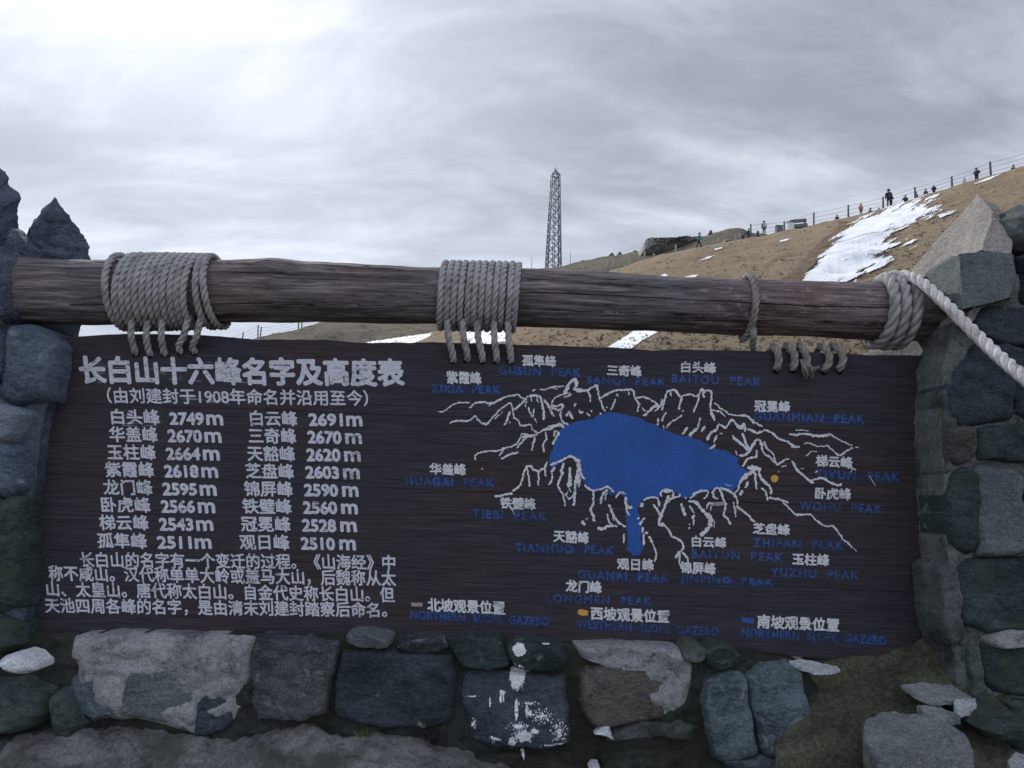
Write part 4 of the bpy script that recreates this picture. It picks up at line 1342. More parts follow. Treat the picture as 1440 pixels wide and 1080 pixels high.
# the mountains drawn round the lake: brush strokes traced as ribbons (x0, y0, [strokes])
K = 260 / 1440.0
STROKES = [
    (560, 470, [
        (8, (308, 602, 355, 602, 400, 565, 450, 540, 500, 530, 560, 535)), (11, (555, 577, 615, 530, 710, 535, 760, 525, 820, 495, 900, 475, 925, 468, 960, 490, 980, 505)), (8, (705, 555, 770, 525, 830, 490)),
        (11, (400, 695, 460, 672, 540, 678, 600, 640, 625, 670, 680, 700, 715, 675, 760, 620, 830, 560, 870, 535, 885, 555, 890, 590, 905, 655, 940, 675, 955, 715, 1000, 705, 1030, 705, 1050, 750, 1085, 760)),
        (9, (615, 650, 640, 690, 690, 710)), (14, (870, 600, 840, 690, 825, 710)), (9, (790, 620, 750, 665)), (8, (870, 680, 875, 695)), (7, (810, 605, 800, 625)),
        (15, (895, 590, 940, 560, 985, 520, 1010, 485, 1080, 478, 1110, 490, 1125, 560, 1135, 620, 1132, 670)), (11, (1010, 570, 1030, 620, 1050, 650, 1055, 580)), (8, (1060, 655, 1085, 695)), (9, (1030, 490, 1035, 525)), (9, (1075, 485, 1088, 540)), (8, (1000, 520, 990, 565)),
        (15, (1130, 510, 1160, 540, 1185, 590, 1215, 645)), (16, (1185, 555, 1235, 560, 1280, 545, 1270, 590, 1215, 580, 1185, 555)), (11, (1265, 600, 1265, 650, 1290, 690, 1330, 705)),
        (11, (1195, 535, 1225, 490, 1280, 470, 1330, 455, 1345, 475, 1290, 490)), (19, (1290, 460, 1330, 385, 1380, 345)), (20, (1380, 345, 1385, 400, 1380, 430, 1440, 432)), (10, (1330, 400, 1310, 460)),
        (11, (1045, 445, 1070, 430)), (11, (1105, 430, 1160, 430, 1190, 415, 1240, 430)), (9, (1190, 410, 1290, 405)), (9, (1372, 565, 1375, 543, 1392, 541)), (13, (1312, 640, 1330, 600, 1350, 640, 1360, 660)), (12, (1410, 590, 1420, 615, 1440, 605)),
        (10, (605, 980, 595, 950, 640, 920, 690, 912, 790, 905, 830, 885, 900, 870, 940, 830, 965, 780, 1020, 785, 1070, 785, 1130, 745, 1200, 710, 1290, 705)), (10, (785, 950, 830, 890)), (14, (805, 970, 860, 940, 935, 920)),
        (11, (920, 890, 970, 830, 1010, 800, 1060, 800)), (13, (1065, 800, 1050, 860, 1042, 905)), (17, (1130, 745, 1180, 740, 1250, 700, 1290, 730)), (12, (1150, 760, 1155, 820, 1130, 850, 1135, 920)), (13, (1215, 750, 1250, 770, 1215, 830, 1200, 860)), (10, (1220, 750, 1210, 800)), (14, (970, 800, 1000, 790, 1040, 800))]),
    (800, 470, [
        (17, (0, 390, 50, 345, 65, 385, 45, 425, 90, 445, 140, 440)), (15, (0, 465, 15, 468)), (17, (0, 610, 12, 630, 30, 655)), (11, (140, 440, 165, 480, 165, 525)), (15, (140, 440, 215, 395)), (19, (215, 395, 225, 440)), (13, (225, 440, 245, 515, 280, 605)),
        (12, (250, 500, 290, 470, 350, 440, 420, 435, 490, 430, 510, 460, 510, 490, 590, 490, 640, 515, 695, 550, 690, 590)), (16, (275, 480, 305, 460)), (14, (510, 490, 545, 545, 530, 600)), (9, (465, 440, 465, 475)), (18, (365, 485, 385, 470)), (11, (362, 505, 350, 540, 325, 590)),
        (16, (292, 575, 300, 568)), (14, (248, 612, 250, 625)), (15, (75, 590, 100, 615)), (9, (140, 610, 165, 640)), (12, (175, 590, 178, 608)), (9, (40, 545, 52, 560)),
        (10, (565, 570, 595, 600)), (15, (580, 635, 640, 585, 690, 545)), (11, (670, 600, 720, 550, 725, 500)), (18, (655, 560, 700, 560)), (13, (725, 595, 745, 510, 770, 445, 830, 440, 860, 480, 880, 500, 865, 540, 860, 590)),
        (13, (790, 450, 795, 485)), (11, (870, 490, 940, 465, 980, 485, 1010, 475, 1030, 425)), (21, (1025, 430, 1060, 440, 1045, 455)), (13, (1060, 440, 1105, 440, 1110, 500, 1100, 560, 1110, 600, 1135, 670)), (14, (1045, 440, 1050, 495)), (12, (1010, 480, 1000, 540, 965, 610)),
        (12, (755, 605, 735, 650, 725, 680)), (12, (698, 655, 690, 715)), (11, (735, 740, 740, 705)), (10, (890, 590, 882, 605)), (12, (880, 630, 850, 655, 790, 690, 755, 735)), (12, (1022, 650, 1000, 740)), (22, (995, 735, 935, 795)), (16, (925, 720, 885, 780)), (18, (1060, 715, 1030, 760)),
        (9, (1130, 535, 1200, 590, 1270, 630, 1390, 640, 1440, 700)), (12, (1115, 595, 1180, 605, 1215, 645)), (16, (1110, 600, 1115, 640, 1135, 670)),
        (18, (1075, 830, 1100, 775, 1150, 745)), (13, (1150, 745, 1170, 700, 1220, 730, 1270, 665, 1310, 710, 1360, 720)), (15, (1155, 785, 1125, 845)), (15, (1095, 890, 1140, 865)), (10, (1170, 778, 1195, 776)),
        (13, (1365, 690, 1375, 760)), (16, (1350, 770, 1380, 850, 1400, 900)), (15, (1270, 790, 1310, 830, 1360, 870, 1395, 905)), (13, (1330, 950, 1390, 930, 1440, 850)), (12, (1440, 960, 1390, 970, 1355, 1035)), (7, (1295, 905, 1315, 945)), (11, (1390, 735, 1440, 750)), (15, (1300, 720, 1350, 735))]),
    (1040, 470, [
        (10, (0, 630, 60, 635, 110, 680, 180, 720)), (14, (60, 740, 140, 770, 200, 745, 260, 775, 310, 820, 370, 835, 420, 870)), (13, (0, 740, 30, 700, 40, 760)), (14, (20, 770, 60, 880, 70, 920, 0, 950)), (14, (0, 840, 30, 870)),
        (15, (70, 920, 110, 850, 140, 815, 165, 840)), (24, (165, 840, 175, 880)), (12, (190, 830, 210, 890, 260, 930, 270, 980, 295, 1020)), (13, (295, 1020, 340, 985, 385, 970)), (12, (165, 870, 190, 930, 240, 960, 270, 1000)), (12, (30, 1030, 60, 970, 130, 955, 130, 900)),
        (14, (385, 775, 440, 785, 520, 775, 610, 795, 700, 775)), (8, (610, 800, 700, 790)), (9, (700, 775, 760, 815, 840, 855, 880, 865)), (13, (400, 875, 470, 880)), (9, (500, 855, 540, 845, 600, 875, 680, 870, 740, 920)), (13, (740, 920, 780, 945, 830, 910, 880, 885)), (9, (515, 950, 560, 915, 600, 915)),
        (11, (410, 985, 440, 1040, 470, 1080)), (6, (430, 745, 540, 750)), (20, (70, 1035, 110, 1055, 165, 1050)), (9, (345, 1030, 360, 1018)), (7, (475, 1050, 505, 1043)), (7, (900, 880, 925, 878))]),
    (1040, 630, [
        (22, (65, 155, 110, 150, 160, 165)), (17, (150, 165, 155, 210, 180, 250, 235, 300, 245, 360)), (12, (115, 180, 130, 325)), (16, (0, 270, 60, 215, 110, 180)), (12, (165, 310, 205, 340, 215, 405)), (13, (215, 390, 300, 395, 380, 430)),
        (11, (330, 420, 380, 460, 440, 520, 550, 515, 590, 560, 670, 610, 720, 605, 770, 660, 800, 710, 840, 735, 875, 775)), (4, (875, 775, 912, 805)), (8, (440, 535, 480, 510)), (12, (410, 100, 440, 170, 500, 215, 550, 265, 580, 270)), (15, (550, 260, 600, 240, 640, 235, 700, 265, 760, 290, 795, 282)),
        (9, (325, 150, 355, 135)), (6, (300, 190, 310, 178)), (15, (45, 315, 65, 265)), (17, (5, 370, 20, 335)), (9, (0, 480, 50, 510, 120, 580)), (9, (855, 150, 910, 175)), (6, (880, 150, 870, 190)), (4, (1010, 215, 1055, 295)), (9, (585, 188, 610, 183)), (20, (100, 180, 130, 210))]),
    (560, 630, [
        (15, (750, 370, 780, 375, 890, 350)), (13, (890, 340, 950, 290, 970, 220, 1005, 140, 1050, 160, 1080, 180, 1140, 155, 1160, 105)), (11, (1005, 160, 1025, 300)), (17, (1080, 175, 1100, 195)), (11, (1088, 190, 1095, 250, 1090, 295)), (11, (1140, 160, 1150, 225)),
        (15, (1180, 130, 1260, 105, 1330, 65, 1360, 70, 1400, 110)), (17, (1220, 150, 1190, 190)), (13, (1195, 190, 1200, 240, 1170, 290)), (18, (1290, 120, 1270, 180, 1285, 205)), (13, (1280, 200, 1250, 260, 1250, 310, 1285, 370, 1300, 455)), (11, (1335, 150, 1330, 260)), (19, (1330, 250, 1325, 310)), (9, (1330, 310, 1345, 345)),
        (21, (1405, 90, 1405, 150)), (15, (1400, 150, 1400, 220, 1380, 270, 1375, 350, 1368, 450)), (12, (1410, 210, 1415, 290)), (14, (1410, 110, 1420, 190, 1440, 220)), (9, (1300, 350, 1330, 400, 1370, 360)), (8, (1320, 340, 1310, 370)), (8, (885, 470, 905, 515)), (7, (645, 165, 660, 155))]),
    (800, 630, [
        (13, (0, 65, 40, 75, 75, 100)), (21, (75, 95, 80, 170)), (15, (80, 170, 100, 220, 122, 245)), (15, (75, 170, 60, 230, 45, 270)), (12, (55, 270, 40, 380, 40, 450)), (15, (5, 150, 15, 300)), (12, (65, 220, 75, 300)),
        (13, (120, 285, 140, 310, 190, 330, 260, 320, 305, 300, 350, 345)), (13, (190, 335, 190, 430, 160, 490)), (18, (170, 480, 185, 520, 200, 575)), (16, (300, 320, 260, 370, 245, 435)), (11, (300, 330, 280, 410)), (12, (360, 390, 400, 345, 440, 360)), (20, (440, 380, 440, 430, 465, 465)), (19, (450, 455, 495, 465)), (15, (445, 450, 455, 500, 475, 525)),
        (14, (310, 440, 350, 530, 400, 590, 445, 612)), (10, (345, 500, 350, 570)), (11, (295, 510, 310, 570, 340, 603)), (19, (215, 622, 260, 630, 300, 605)), (15, (300, 605, 380, 610)), (13, (430, 670, 425, 740)),
        (27, (560, 460, 575, 425)), (13, (580, 410, 640, 380, 690, 395, 705, 455)), (12, (715, 380, 725, 330, 805, 330, 810, 380, 860, 375, 860, 355)), (18, (740, 335, 790, 335)), (14, (655, 440, 690, 480, 710, 530)), (17, (775, 370, 740, 470, 715, 530, 700, 590)), (13, (820, 380, 770, 420)),
        (20, (690, 597, 740, 600)), (13, (740, 600, 780, 640, 800, 690, 870, 720, 890, 770, 870, 810)), (17, (860, 800, 830, 860)), (11, (865, 810, 860, 900, 885, 945)), (14, (880, 810, 920, 850, 925, 885)), (17, (535, 545, 548, 548)), (16, (590, 540, 550, 600)), (17, (575, 615, 570, 660)),
        (15, (580, 670, 580, 700, 585, 755)), (15, (595, 655, 620, 665)), (18, (625, 690, 650, 740)), (12, (655, 740, 680, 830, 665, 890)), (12, (870, 430, 885, 470)), (22, (885, 465, 905, 530)), (12, (935, 450, 965, 490, 975, 510)), (18, (980, 520, 960, 550)), (12, (970, 550, 970, 600)), (20, (935, 595, 945, 590)), (20, (930, 620, 945, 625)),
        (17, (940, 395, 960, 375, 1000, 345, 1040, 330)), (12, (1040, 335, 1085, 340, 1050, 400)), (15, (900, 388, 915, 388)), (16, (930, 412, 985, 415)), (22, (980, 415, 1030, 470, 1060, 505)), (33, (1060, 505, 1105, 550, 1090, 610)), (26, (1090, 610, 1060, 655, 1020, 680)),
        (13, (1115, 350, 1150, 305, 1180, 330, 1200, 400, 1230, 450)), (12, (1120, 350, 1140, 395, 1160, 390)), (11, (1070, 475, 1085, 430, 1130, 440)), (10, (1100, 490, 1110, 455)), (14, (1220, 440, 1205, 515, 1240, 560, 1258, 600)), (14, (1180, 310, 1250, 335, 1300, 380, 1310, 420)), (14, (1310, 420, 1315, 460, 1370, 500, 1440, 570)),
        (12, (1280, 420, 1300, 540)), (11, (1270, 360, 1310, 330, 1335, 250)), (19, (1340, 245, 1370, 215, 1430, 185)), (14, (1390, 155, 1440, 160)), (14, (1330, 370, 1348, 330)), (14, (1370, 310, 1393, 260)), (4, (1215, 280, 1270, 295)), (5, (1130, 560, 1130, 620)), (10, (150, 545, 135, 560)), (18, (100, 570, 125, 600))]),
]
b = MB()
nst = 0
for x0, y0, sts in STROKES:
    for w, pts in sts:
        nst += 1
        P = [Vector((x0 + pts[i] * K, y0 + pts[i + 1] * K, 0)) for i in range(0, len(pts), 2)]
        P = resample(smooth_path(P, 2) if len(P) > 2 else P, 1.1)
        n = len(P)
        off = Vector((nst * 1.7, 0, 0))
        P = [p + Vector((noise.noise(p * .25 + off), noise.noise(p * .25 - off), 0)) * 1.3 + Vector((noise.noise(p * .8 + off), noise.noise(p * .8 - off), 0)) * .5 for p in P]
        row = []
        for i, p in enumerate(P):
            t = (P[min(i + 1, n - 1)] - P[max(i - 1, 0)])
            t = t.normalized() if t.length else Vector((1, 0, 0))
            nrm = Vector((-t.y, t.x, 0))
            e = min(1.0, .55 + i * .35, .55 + (n - 1 - i) * .35)
            ww = w * K * .55 * e * (1.0 + .75 * noise.noise(p * .33 + off) + .4 * noise.noise(p * 1.1 + off))
            ww = max(ww, .35)
            row.append((p + nrm * ww, p - nrm * ww))
        lf = 0.0010 + nst * 2.2e-6
        n0 = len(b.v)
        for l, r in row:
            b.v += [brd(l.x, l.y, lf), brd(r.x, r.y, lf)]
        for i in range(n - 1):
            q = n0 + 2 * i
            b.f.append((q, q + 2, q + 3, q + 1))
fl = []
for f in b.f:
    a, c, d = b.v[f[0]], b.v[f[1]], b.v[f[2]]
    fl.append(f if (c - a).cross(d - a).y < 0 else tuple(reversed(f)))
b.f = fl
b.build('mountain_drawing', MATS['map_paint'], board, smooth=False)

# scraped streaks of old paint round the title
b = MB()
rs = random.Random(11)
for i in range(60):
    if i < 34:
        x, y = rs.uniform(112, 330), rs.uniform(503, 538)
    elif i < 50:
        x, y = rs.uniform(250, 345), rs.uniform(549, 569)
    else:
        x, y = rs.uniform(158, 224), rs.uniform(577, 620)
    l, w = rs.uniform(8, 30), rs.uniform(.25, .7)
    d = -.02
    b.add([brd(x, y, .0004 + i * 4e-6), brd(x + l * .5, y + l * .5 * .012 + w, .0004 + i * 4e-6), brd(x + l, y + l * .012, .0004 + i * 4e-6), brd(x + l * .5, y + l * .5 * .012 - w, .0004 + i * 4e-6)], [(0, 1, 2, 3)])
MATS['scrape'] = mat('scraped_paint', paint_fn((0.24, 0.24, 0.27), (0.06, 0.058, 0.066), 0.42), 0.75)
b.build('paint_scrape', MATS['scrape'], board, smooth=False)

# ------------------------------------------------------------------ the beam
YL_ = 2.115
LOGT = [(-60, 363, 447), (30, 364, 454), (130, 366.5, 456), (230, 367, 455), (330, 368, 452.5), (380, 367.5, 452), (440, 371, 452), (560, 376, 454), (680, 377.5, 456), (760, 379.5, 459), (860, 385.5, 463),
        (960, 391, 467), (1050, 394, 470), (1150, 397.5, 474), (1230, 400, 476), (1300, 404, 478), (1370, 407, 480)]
logc, logr = [], []
for px, a, c in LOGT:
    P0, P1 = at(px, a, YL_), at(px, c, YL_)
    q = (P0 + P1) / 2
    logc.append((q.x, q.z))
    logr.append((q.x, (P0 - P1).length / 2))
lz = lambda x: lerp_tab(logc, x)
lr = lambda x: lerp_tab(logr, x)
XA, XB = logc[0][0], logc[-1][0]
CR = [  # cracks: start x, end x, angle in degrees from straight ahead (up positive), wander, depth
    (at(200, 400, YL_).x, at(615, 400, YL_).x, 20, 4, .010), (at(700, 423, YL_).x, at(1260, 423, YL_).x, -6, 7, .014), (at(735, 403, YL_).x, at(900, 410, YL_).x, 22, 4, .007),
    (at(-20, 400, YL_).x, at(150, 400, YL_).x, 30, 5, .007), (at(860, 400, YL_).x, at(1010, 400, YL_).x, 52, 4, .010), (at(1120, 450, YL_).x, at(1300, 455, YL_).x, -34, 5, .007), (at(300, 440, YL_).x, at(480, 440, YL_).x, -38, 5, .005)]
NL, NA = 520, 128
angs = [(-PI + 2 * PI * k / NA, None) for k in range(NA)]
for ci, c in enumerate(CR):
    a = math.radians(c[2])
    for d, e in ((-.045, 0), (-.017, 0), (-.005, 1), (.005, 1), (.017, 0), (.045, 0)):
        angs.append((a + d, (ci, e)))
vs, fs = [], []
rows = []
base_list = []
for i in range(NL + 1):
    x = XA + (XB - XA) * i / NL
    L = []
    wander = [math.radians(c[3]) * (noise.noise(Vector((x * 1.6, ci * 5.0, 0))) + .3 * noise.noise(Vector((x * 8, ci * 5.0, 3)))) for ci, c in enumerate(CR)]
    for a, cr in angs:
        aa, dep = a, 0
        if cr:
            c = CR[cr[0]]
            aa = a + wander[cr[0]]
            if cr[1]:
                t = (x - c[0]) / (c[1] - c[0])
                if 0 < t < 1:
                    dep = 1.6 * c[4] * min(1, 6 * t, 6 * (1 - t)) * (.75 + .5 * noise.noise(Vector((x * 12, cr[0], 0))))
        L.append((aa, dep))
    rows.append(L)
order = sorted(range(len(angs)), key=lambda k: angs[k][0])
# keep the ring order fixed; uniform rows that fall too close to a crack are dropped
keep = []
for k in order:
    if angs[k][1] is None and any(abs(angs[k][0] - math.radians(c[2])) < .045 + math.radians(c[3]) * 1.2 for c in CR):
        continue
    keep.append(k)
for i in range(NL + 1):
    x = XA + (XB - XA) * i / NL
    z, r0 = lz(x), lr(x)
    for k in keep:
        a, dep = rows[i][k]
        q = Vector((x * 1.3, math.cos(a) * 1.2, math.sin(a) * 1.2))
        r = r0 + fract(Vector((x * 4, math.cos(a) * 1.2, math.sin(a) * 1.2)), .8, 3) * .004
        r += fract(Vector((x * 5, math.cos(a) * 7, math.sin(a) * 7 + 3)), .7, 4) * .0022
        kx = x - at(392, 380, YL_).x
        r += .007 * math.exp(-(kx / .05) ** 2 - ((a - 1.0) / .35) ** 2)
        r -= dep
        vs.append(Vector((x, YL_ - math.cos(a) * r, z + math.sin(a) * r)))
m = len(keep)
for i in range(NL):
    for k in range(m):
        a, c = i * m + k, i * m + (k + 1) % m
        fs.append((a, c, c + m, a + m))
fs.append(tuple(range(m)))
fs.append(tuple(NL * m + k for k in reversed(range(m))))
# outward check
nn = (vs[fs[0][1]] - vs[fs[0][0]]).cross(vs[fs[0][2]] - vs[fs[0][0]])
cc = Vector((vs[fs[0][0]].x, YL_, lz(vs[fs[0][0]].x)))
if nn.dot(vs[fs[0][0]] - cc) < 0:
    fs = [tuple(reversed(f)) for f in fs]
beam = obj('log_beam', vs, fs, MATS['log'], loc=(at(650, 416, YL_)))
tag(beam, 'long weathered cracked log laid across the top of the notice board', 'beam')

# ------------------------------------------------------------------ ropes


def wrap_path(x0, x1, turns, R, tilt=0.0, a0=-2.4, bulge=0.0, n=44):
    P = []
    N = int(turns * n)
    for i in range(N + 1):
        t = i / N
        a = a0 + 2 * PI * turns * t
        x = x0 + (x1 - x0) * t + tilt * math.sin(a) + noise.noise(Vector((t * turns * 2.1, x0, 0))) * R * .30
        r = lr(x) + R * .93 + .002 + noise.noise(Vector((t * turns * 1.3, x0, 7))) * R * .14 + bulge * abs(noise.noise(Vector((t * turns, 5, 0)))) * R
        P.append(Vector((x, YL_ - math.cos(a) * r, lz(x) + math.sin(a) * r)))
    return P


X = lambda px, py=415, Y=YL_ - .08: at(px, py, Y).x
RR = 0.0098


def lashing(name, label, fn, m, group=None, loc=None):
    b = MB()
    fn(b)
    o = b.build(name, MATS[m], loc=loc)
    tag(o, label, 'rope', group)
    return o


def strands(b, tops, holes, R):
    for i, ((xa, ya), (xb, yb)) in enumerate(zip(tops, holes)):
        p0 = at(xa, ya, YL_ - .055)
        p3 = at(xb, yb, YB)
        x0 = p0.x
        P = smooth_path([Vector((x0 - .002, YL_ + .0, lz(x0) - lr(x0) - R * .5)), Vector((x0, YL_ - .045, lz(x0) - lr(x0) * .86 - R)), p0.lerp(p3, .35) + Vector((0, -.006, 0)), p3 + Vector((0, -R * 1.5, .014)), p3 + Vector((.001, -R * .4, .0)), p3 + Vector((.002, .03, -.006))], 6)
        rope_geo(b, P, R, phase=i)


def left_wrap(b):
    rope_geo(b, wrap_path(X(163), X(268), 11.0, RR, .004), RR)
    rope_geo(b, wrap_path(X(151), X(153), 1.05, RR, -.009, a0=-2.2), RR, phase=1)
    rope_geo(b, wrap_path(X(277), X(279), 1.05, RR * 1.02, -.007, a0=-2.2), RR, phase=2)
    rope_geo(b, wrap_path(X(287), X(290), 1.05, RR * 1.02, -.014, a0=-2.2), RR, phase=.5)
    strands(b, [(183, 462), (205, 462), (226, 462), (262, 463), (280, 463)], LH, RR * .95)


def mid_wrap(b):
    rope_geo(b, wrap_path(X(617), X(728), 11.5, RR * .98, .0015, a0=-2.0), RR * .98, phase=.7)
    strands(b, [(628, 462), (650, 463), (670, 463), (694, 464), (714, 464)], MH, RR * .98)


LH = [(191, 496), (211, 497), (232, 497), (254, 494), (273, 494)]
MH = [(637, 506), (657, 505), (678, 506), (698, 506), (718, 507)]
SH = [(1092, 519), (1115, 519), (1133, 519), (1159, 521), (1180, 520)]
lashing('rope_lashing', 'thick grey rope lashing of many turns round the left end of the log', left_wrap, 'rope', 'rope lashings round the log', at(215, 415, YL_))
lashing('rope_lashing', 'neat grey rope lashing of even turns round the middle of the log', mid_wrap, 'rope', 'rope lashings round the log', at(672, 415, YL_))


def one_loop(b):
    xl = X(1061)
    rope_geo(b, wrap_path(xl - .001, xl + .003, 1.0, RR * 1.0, .004, a0=-1.9), RR * 1.0)
    p = at(1060, 470, YL_ - .03)
    rope_geo(b, smooth_path([Vector((xl, YL_ - .055, lz(xl) - lr(xl) * .75)), at(1060, 474, YL_ - .05), at(1058, 486, YL_ - .02), at(1058, 500, YL_ + .05)], 6), RR * 1.0)


lashing('rope_lashing', 'single turn of grey rope round the log with its tail hanging down', one_loop, 'rope_dull', 'rope lashings round the log', at(1061, 415, YL_))


def right_wrap(b):
    R = .0150
    rope_geo(b, wrap_path(X(1247), X(1295), 3.05, R, .002, a0=.93 * PI, n=60), R, pitch=.105, sides=9)


RRUN = .0215
lashing('rope_lashing', 'thick three-turn lashing of pale laid rope at the right end of the log', right_wrap, 'rope', 'rope lashings round the log', at(1270, 430, YL_))


def running(b):
    q = [at(1238, 394, YL_ + .02), at(1252, 388.5, YL_ - .03), at(1275, 388, YL_ - .055), at(1297, 398, 2.0), at(1330, 428, 1.93), at(1360, 458, 1.87), at(1400, 497, 1.79), at(1440, 531, 1.71), at(1520, 596, 1.60), at(1640, 690, 1.5), Vector((1.52, 1.34, .95)), Vector((1.72, 1.24, .30)), Vector((1.90, 1.16, .035)), Vector((2.2, 1.05, .03)), Vector((2.7, 1.1, .03))]
    rope_geo(b, smooth_path(q, 8), lambda t: .0150 + .0015 * min(1, t * 3), pitch=.090, sides=10)


lashing('rope', 'pale thick three-strand rope running from the log end down past the right pillar', running, 'rope_pale', loc=at(1300, 400, 2.0))

LOOPL = ['leftmost of five short rope loops over the top edge of the board', 'second rope loop from the left, beside the frayed one', 'frayed rope loop with a ragged end over the board edge',
         'rope loop just right of the frayed one on the board edge', 'rightmost of five short rope loops over the top edge of the board']
for i, (tx, ty, mx, my, (hx, hy)) in enumerate([(1084, 488, 1094, 498, SH[0]), (1104, 486, 1116, 495, SH[1]), (1122, 486, 1133, 497, SH[2]), (1151, 487, 1166, 500, SH[3]), (1168, 487, 1185, 499, SH[4])]):
    b = MB()
    P = smooth_path([at(tx - 3, ty + 14, YB + .075), at(tx - 2, ty + 3, YB + .06), at(tx, ty, YB + .03), at((tx + mx) / 2 + 1, ty + 2, YB - .004), at(mx, my, YB - .013), at((mx + hx) / 2 + 2, (my + hy) / 2 + 2, YB - .013), at(hx, hy - 2, YB - .006), at(hx - .5, hy + 1, YB + .03)], 6)
    rope_geo(b, P, .0108, phase=i)
    if i == 2:
        for k in range(34):
            r2 = random.Random(k)
            q = at(1131 + r2.uniform(-6, 8), 509 + r2.uniform(-5, 5), YB - .016)
            e = at(1138 + r2.uniform(-8, 10), 526 + r2.uniform(-8, 8), YB - .012 - r2.uniform(0, .02))
            b.tube([q, q.lerp(e, .5) + Vector((r2.uniform(-.006, .006), r2.uniform(-.006, .003), r2.uniform(-.004, .004))), e], [.0022, .0016, .0007], 5)
        for k in range(7):
            r2 = random.Random(50 + k)
            q = at(1146 + r2.uniform(-4, 4), 518 + r2.uniform(-2, 2), YB - .012)
            b.tube([q, q + Vector((r2.uniform(-.012, .012), -.004, r2.uniform(-.006, .01)))], [.004, .0015], 5)
    tag(b.build('rope_loop', MATS['rope_dull'], loc=at(tx, ty, YB)), LOOPL[i], 'rope loop', 'short rope loops over the board edge')
for hx, hy in LH + MH + SH:
    V = [brd(hx + 5.6 * math.cos(a) * (1 + .12 * noise.noise(Vector((hx, a, 0)))), hy + 1.5 + 5.2 * math.sin(a), .00045) for a in [-2 * PI * k / 16 for k in range(16)]]
    f = tuple(range(16))
    if (V[1] - V[0]).cross(V[2] - V[0]).y > 0:
        f = tuple(reversed(f))
    obj('hole_shade', V, [f], MATS['hole_shade'], board, smooth=False)  # flat black disc, painting the shade where the rope enters the board


# ------------------------------------------------------------------ masonry


def masonry(name, loc, label, cat):
    return empty(name, loc, label, cat)


def stone(parent, poly, Y, m, seed, prot=.03, back=.14, rough=.006, edge=7, jit=1.2, tilt=.3, name='stone', label=None, N=None, rings=None, flat=0.0, taper=1.0, lean=(0, 0, 0)):
    per = sum(math.hypot(a[0] - b[0], a[1] - b[1]) for a, b in zip(poly, poly[1:] + poly[:1]))
    N = N or int(max(48, min(220, per / 3.2)))
    rings = rings or int(max(14, min(44, per / 16)))
    vs, fs = stone_geo(poly, Y, prot, back, N, rings, seed, rough, edge, jit, tilt, flat, taper, lean)
    o = obj(name, vs, fs, MATS[m], parent, sharp=60)
    if label:
        o['label'] = label
    return o


def facet(parent, name, verts, faces, m, seed, cuts=8, amp=.004, label=None, sc=14.0):
    V, F = facet_geo(verts, faces, cuts, amp, seed, sc)
    o = obj(name, V, F, MATS[m], parent, sharp=32)
    if label:
        o['label'] = label
    return o


def grow(poly, d):
    cx, cy = sum(p[0] for p in poly) / len(poly), sum(p[1] for p in poly) / len(poly)
    return [(x + (x - cx) / math.hypot(x - cx, y - cy) * d, y + (y - cy) / math.hypot(x - cx, y - cy) * d) for x, y in poly]


# low wall under the board
YW = 2.055
wall = masonry('stone_wall', at(650, 1400, YW), 'low wall of dark rough stones and grey mortar under the board', 'wall')
stone(wall, [(-60, 892), (200, 890), (400, 893), (640, 900), (820, 908), (990, 912), (1120, 925), (1150, 960), (1165, 1100), (1170, 1600), (600, 1600), (-60, 1600)], YW, 'mortar_dark', 401, .018, .40, .008, 20, 1.5, 0, 'mortar', N=360, rings=120)
# pale mortar patches in front of the dark core
stone(wall, [(104, 892), (160, 888), (250, 890), (362, 893), (360, 930), (352, 990), (330, 1030), (282, 1035), (200, 1010), (130, 1012), (106, 985), (112, 940), (100, 920)], YW, 'mortar', 402, .032, .1, .012, 14, .9, .1, 'mortar', N=260, rings=70)
stone(wall, [(806, 905), (860, 903), (940, 906), (972, 915), (976, 950), (966, 990), (950, 1012), (925, 1015), (912, 985), (925, 940), (890, 928), (850, 936), (815, 925)], YW, 'mortar', 403, .030, .1, .010, 12, .9, .1, 'mortar', N=220, rings=50)
stone(wall, [(838, 1030), (860, 1018), (900, 1008), (935, 1010), (960, 1006), (985, 1018), (975, 1040), (930, 1036), (880, 1040), (850, 1042)], YW, 'mortar_mid', 404, .030, .1, .012, 6, .9, .1, 'mortar', N=160, rings=30)
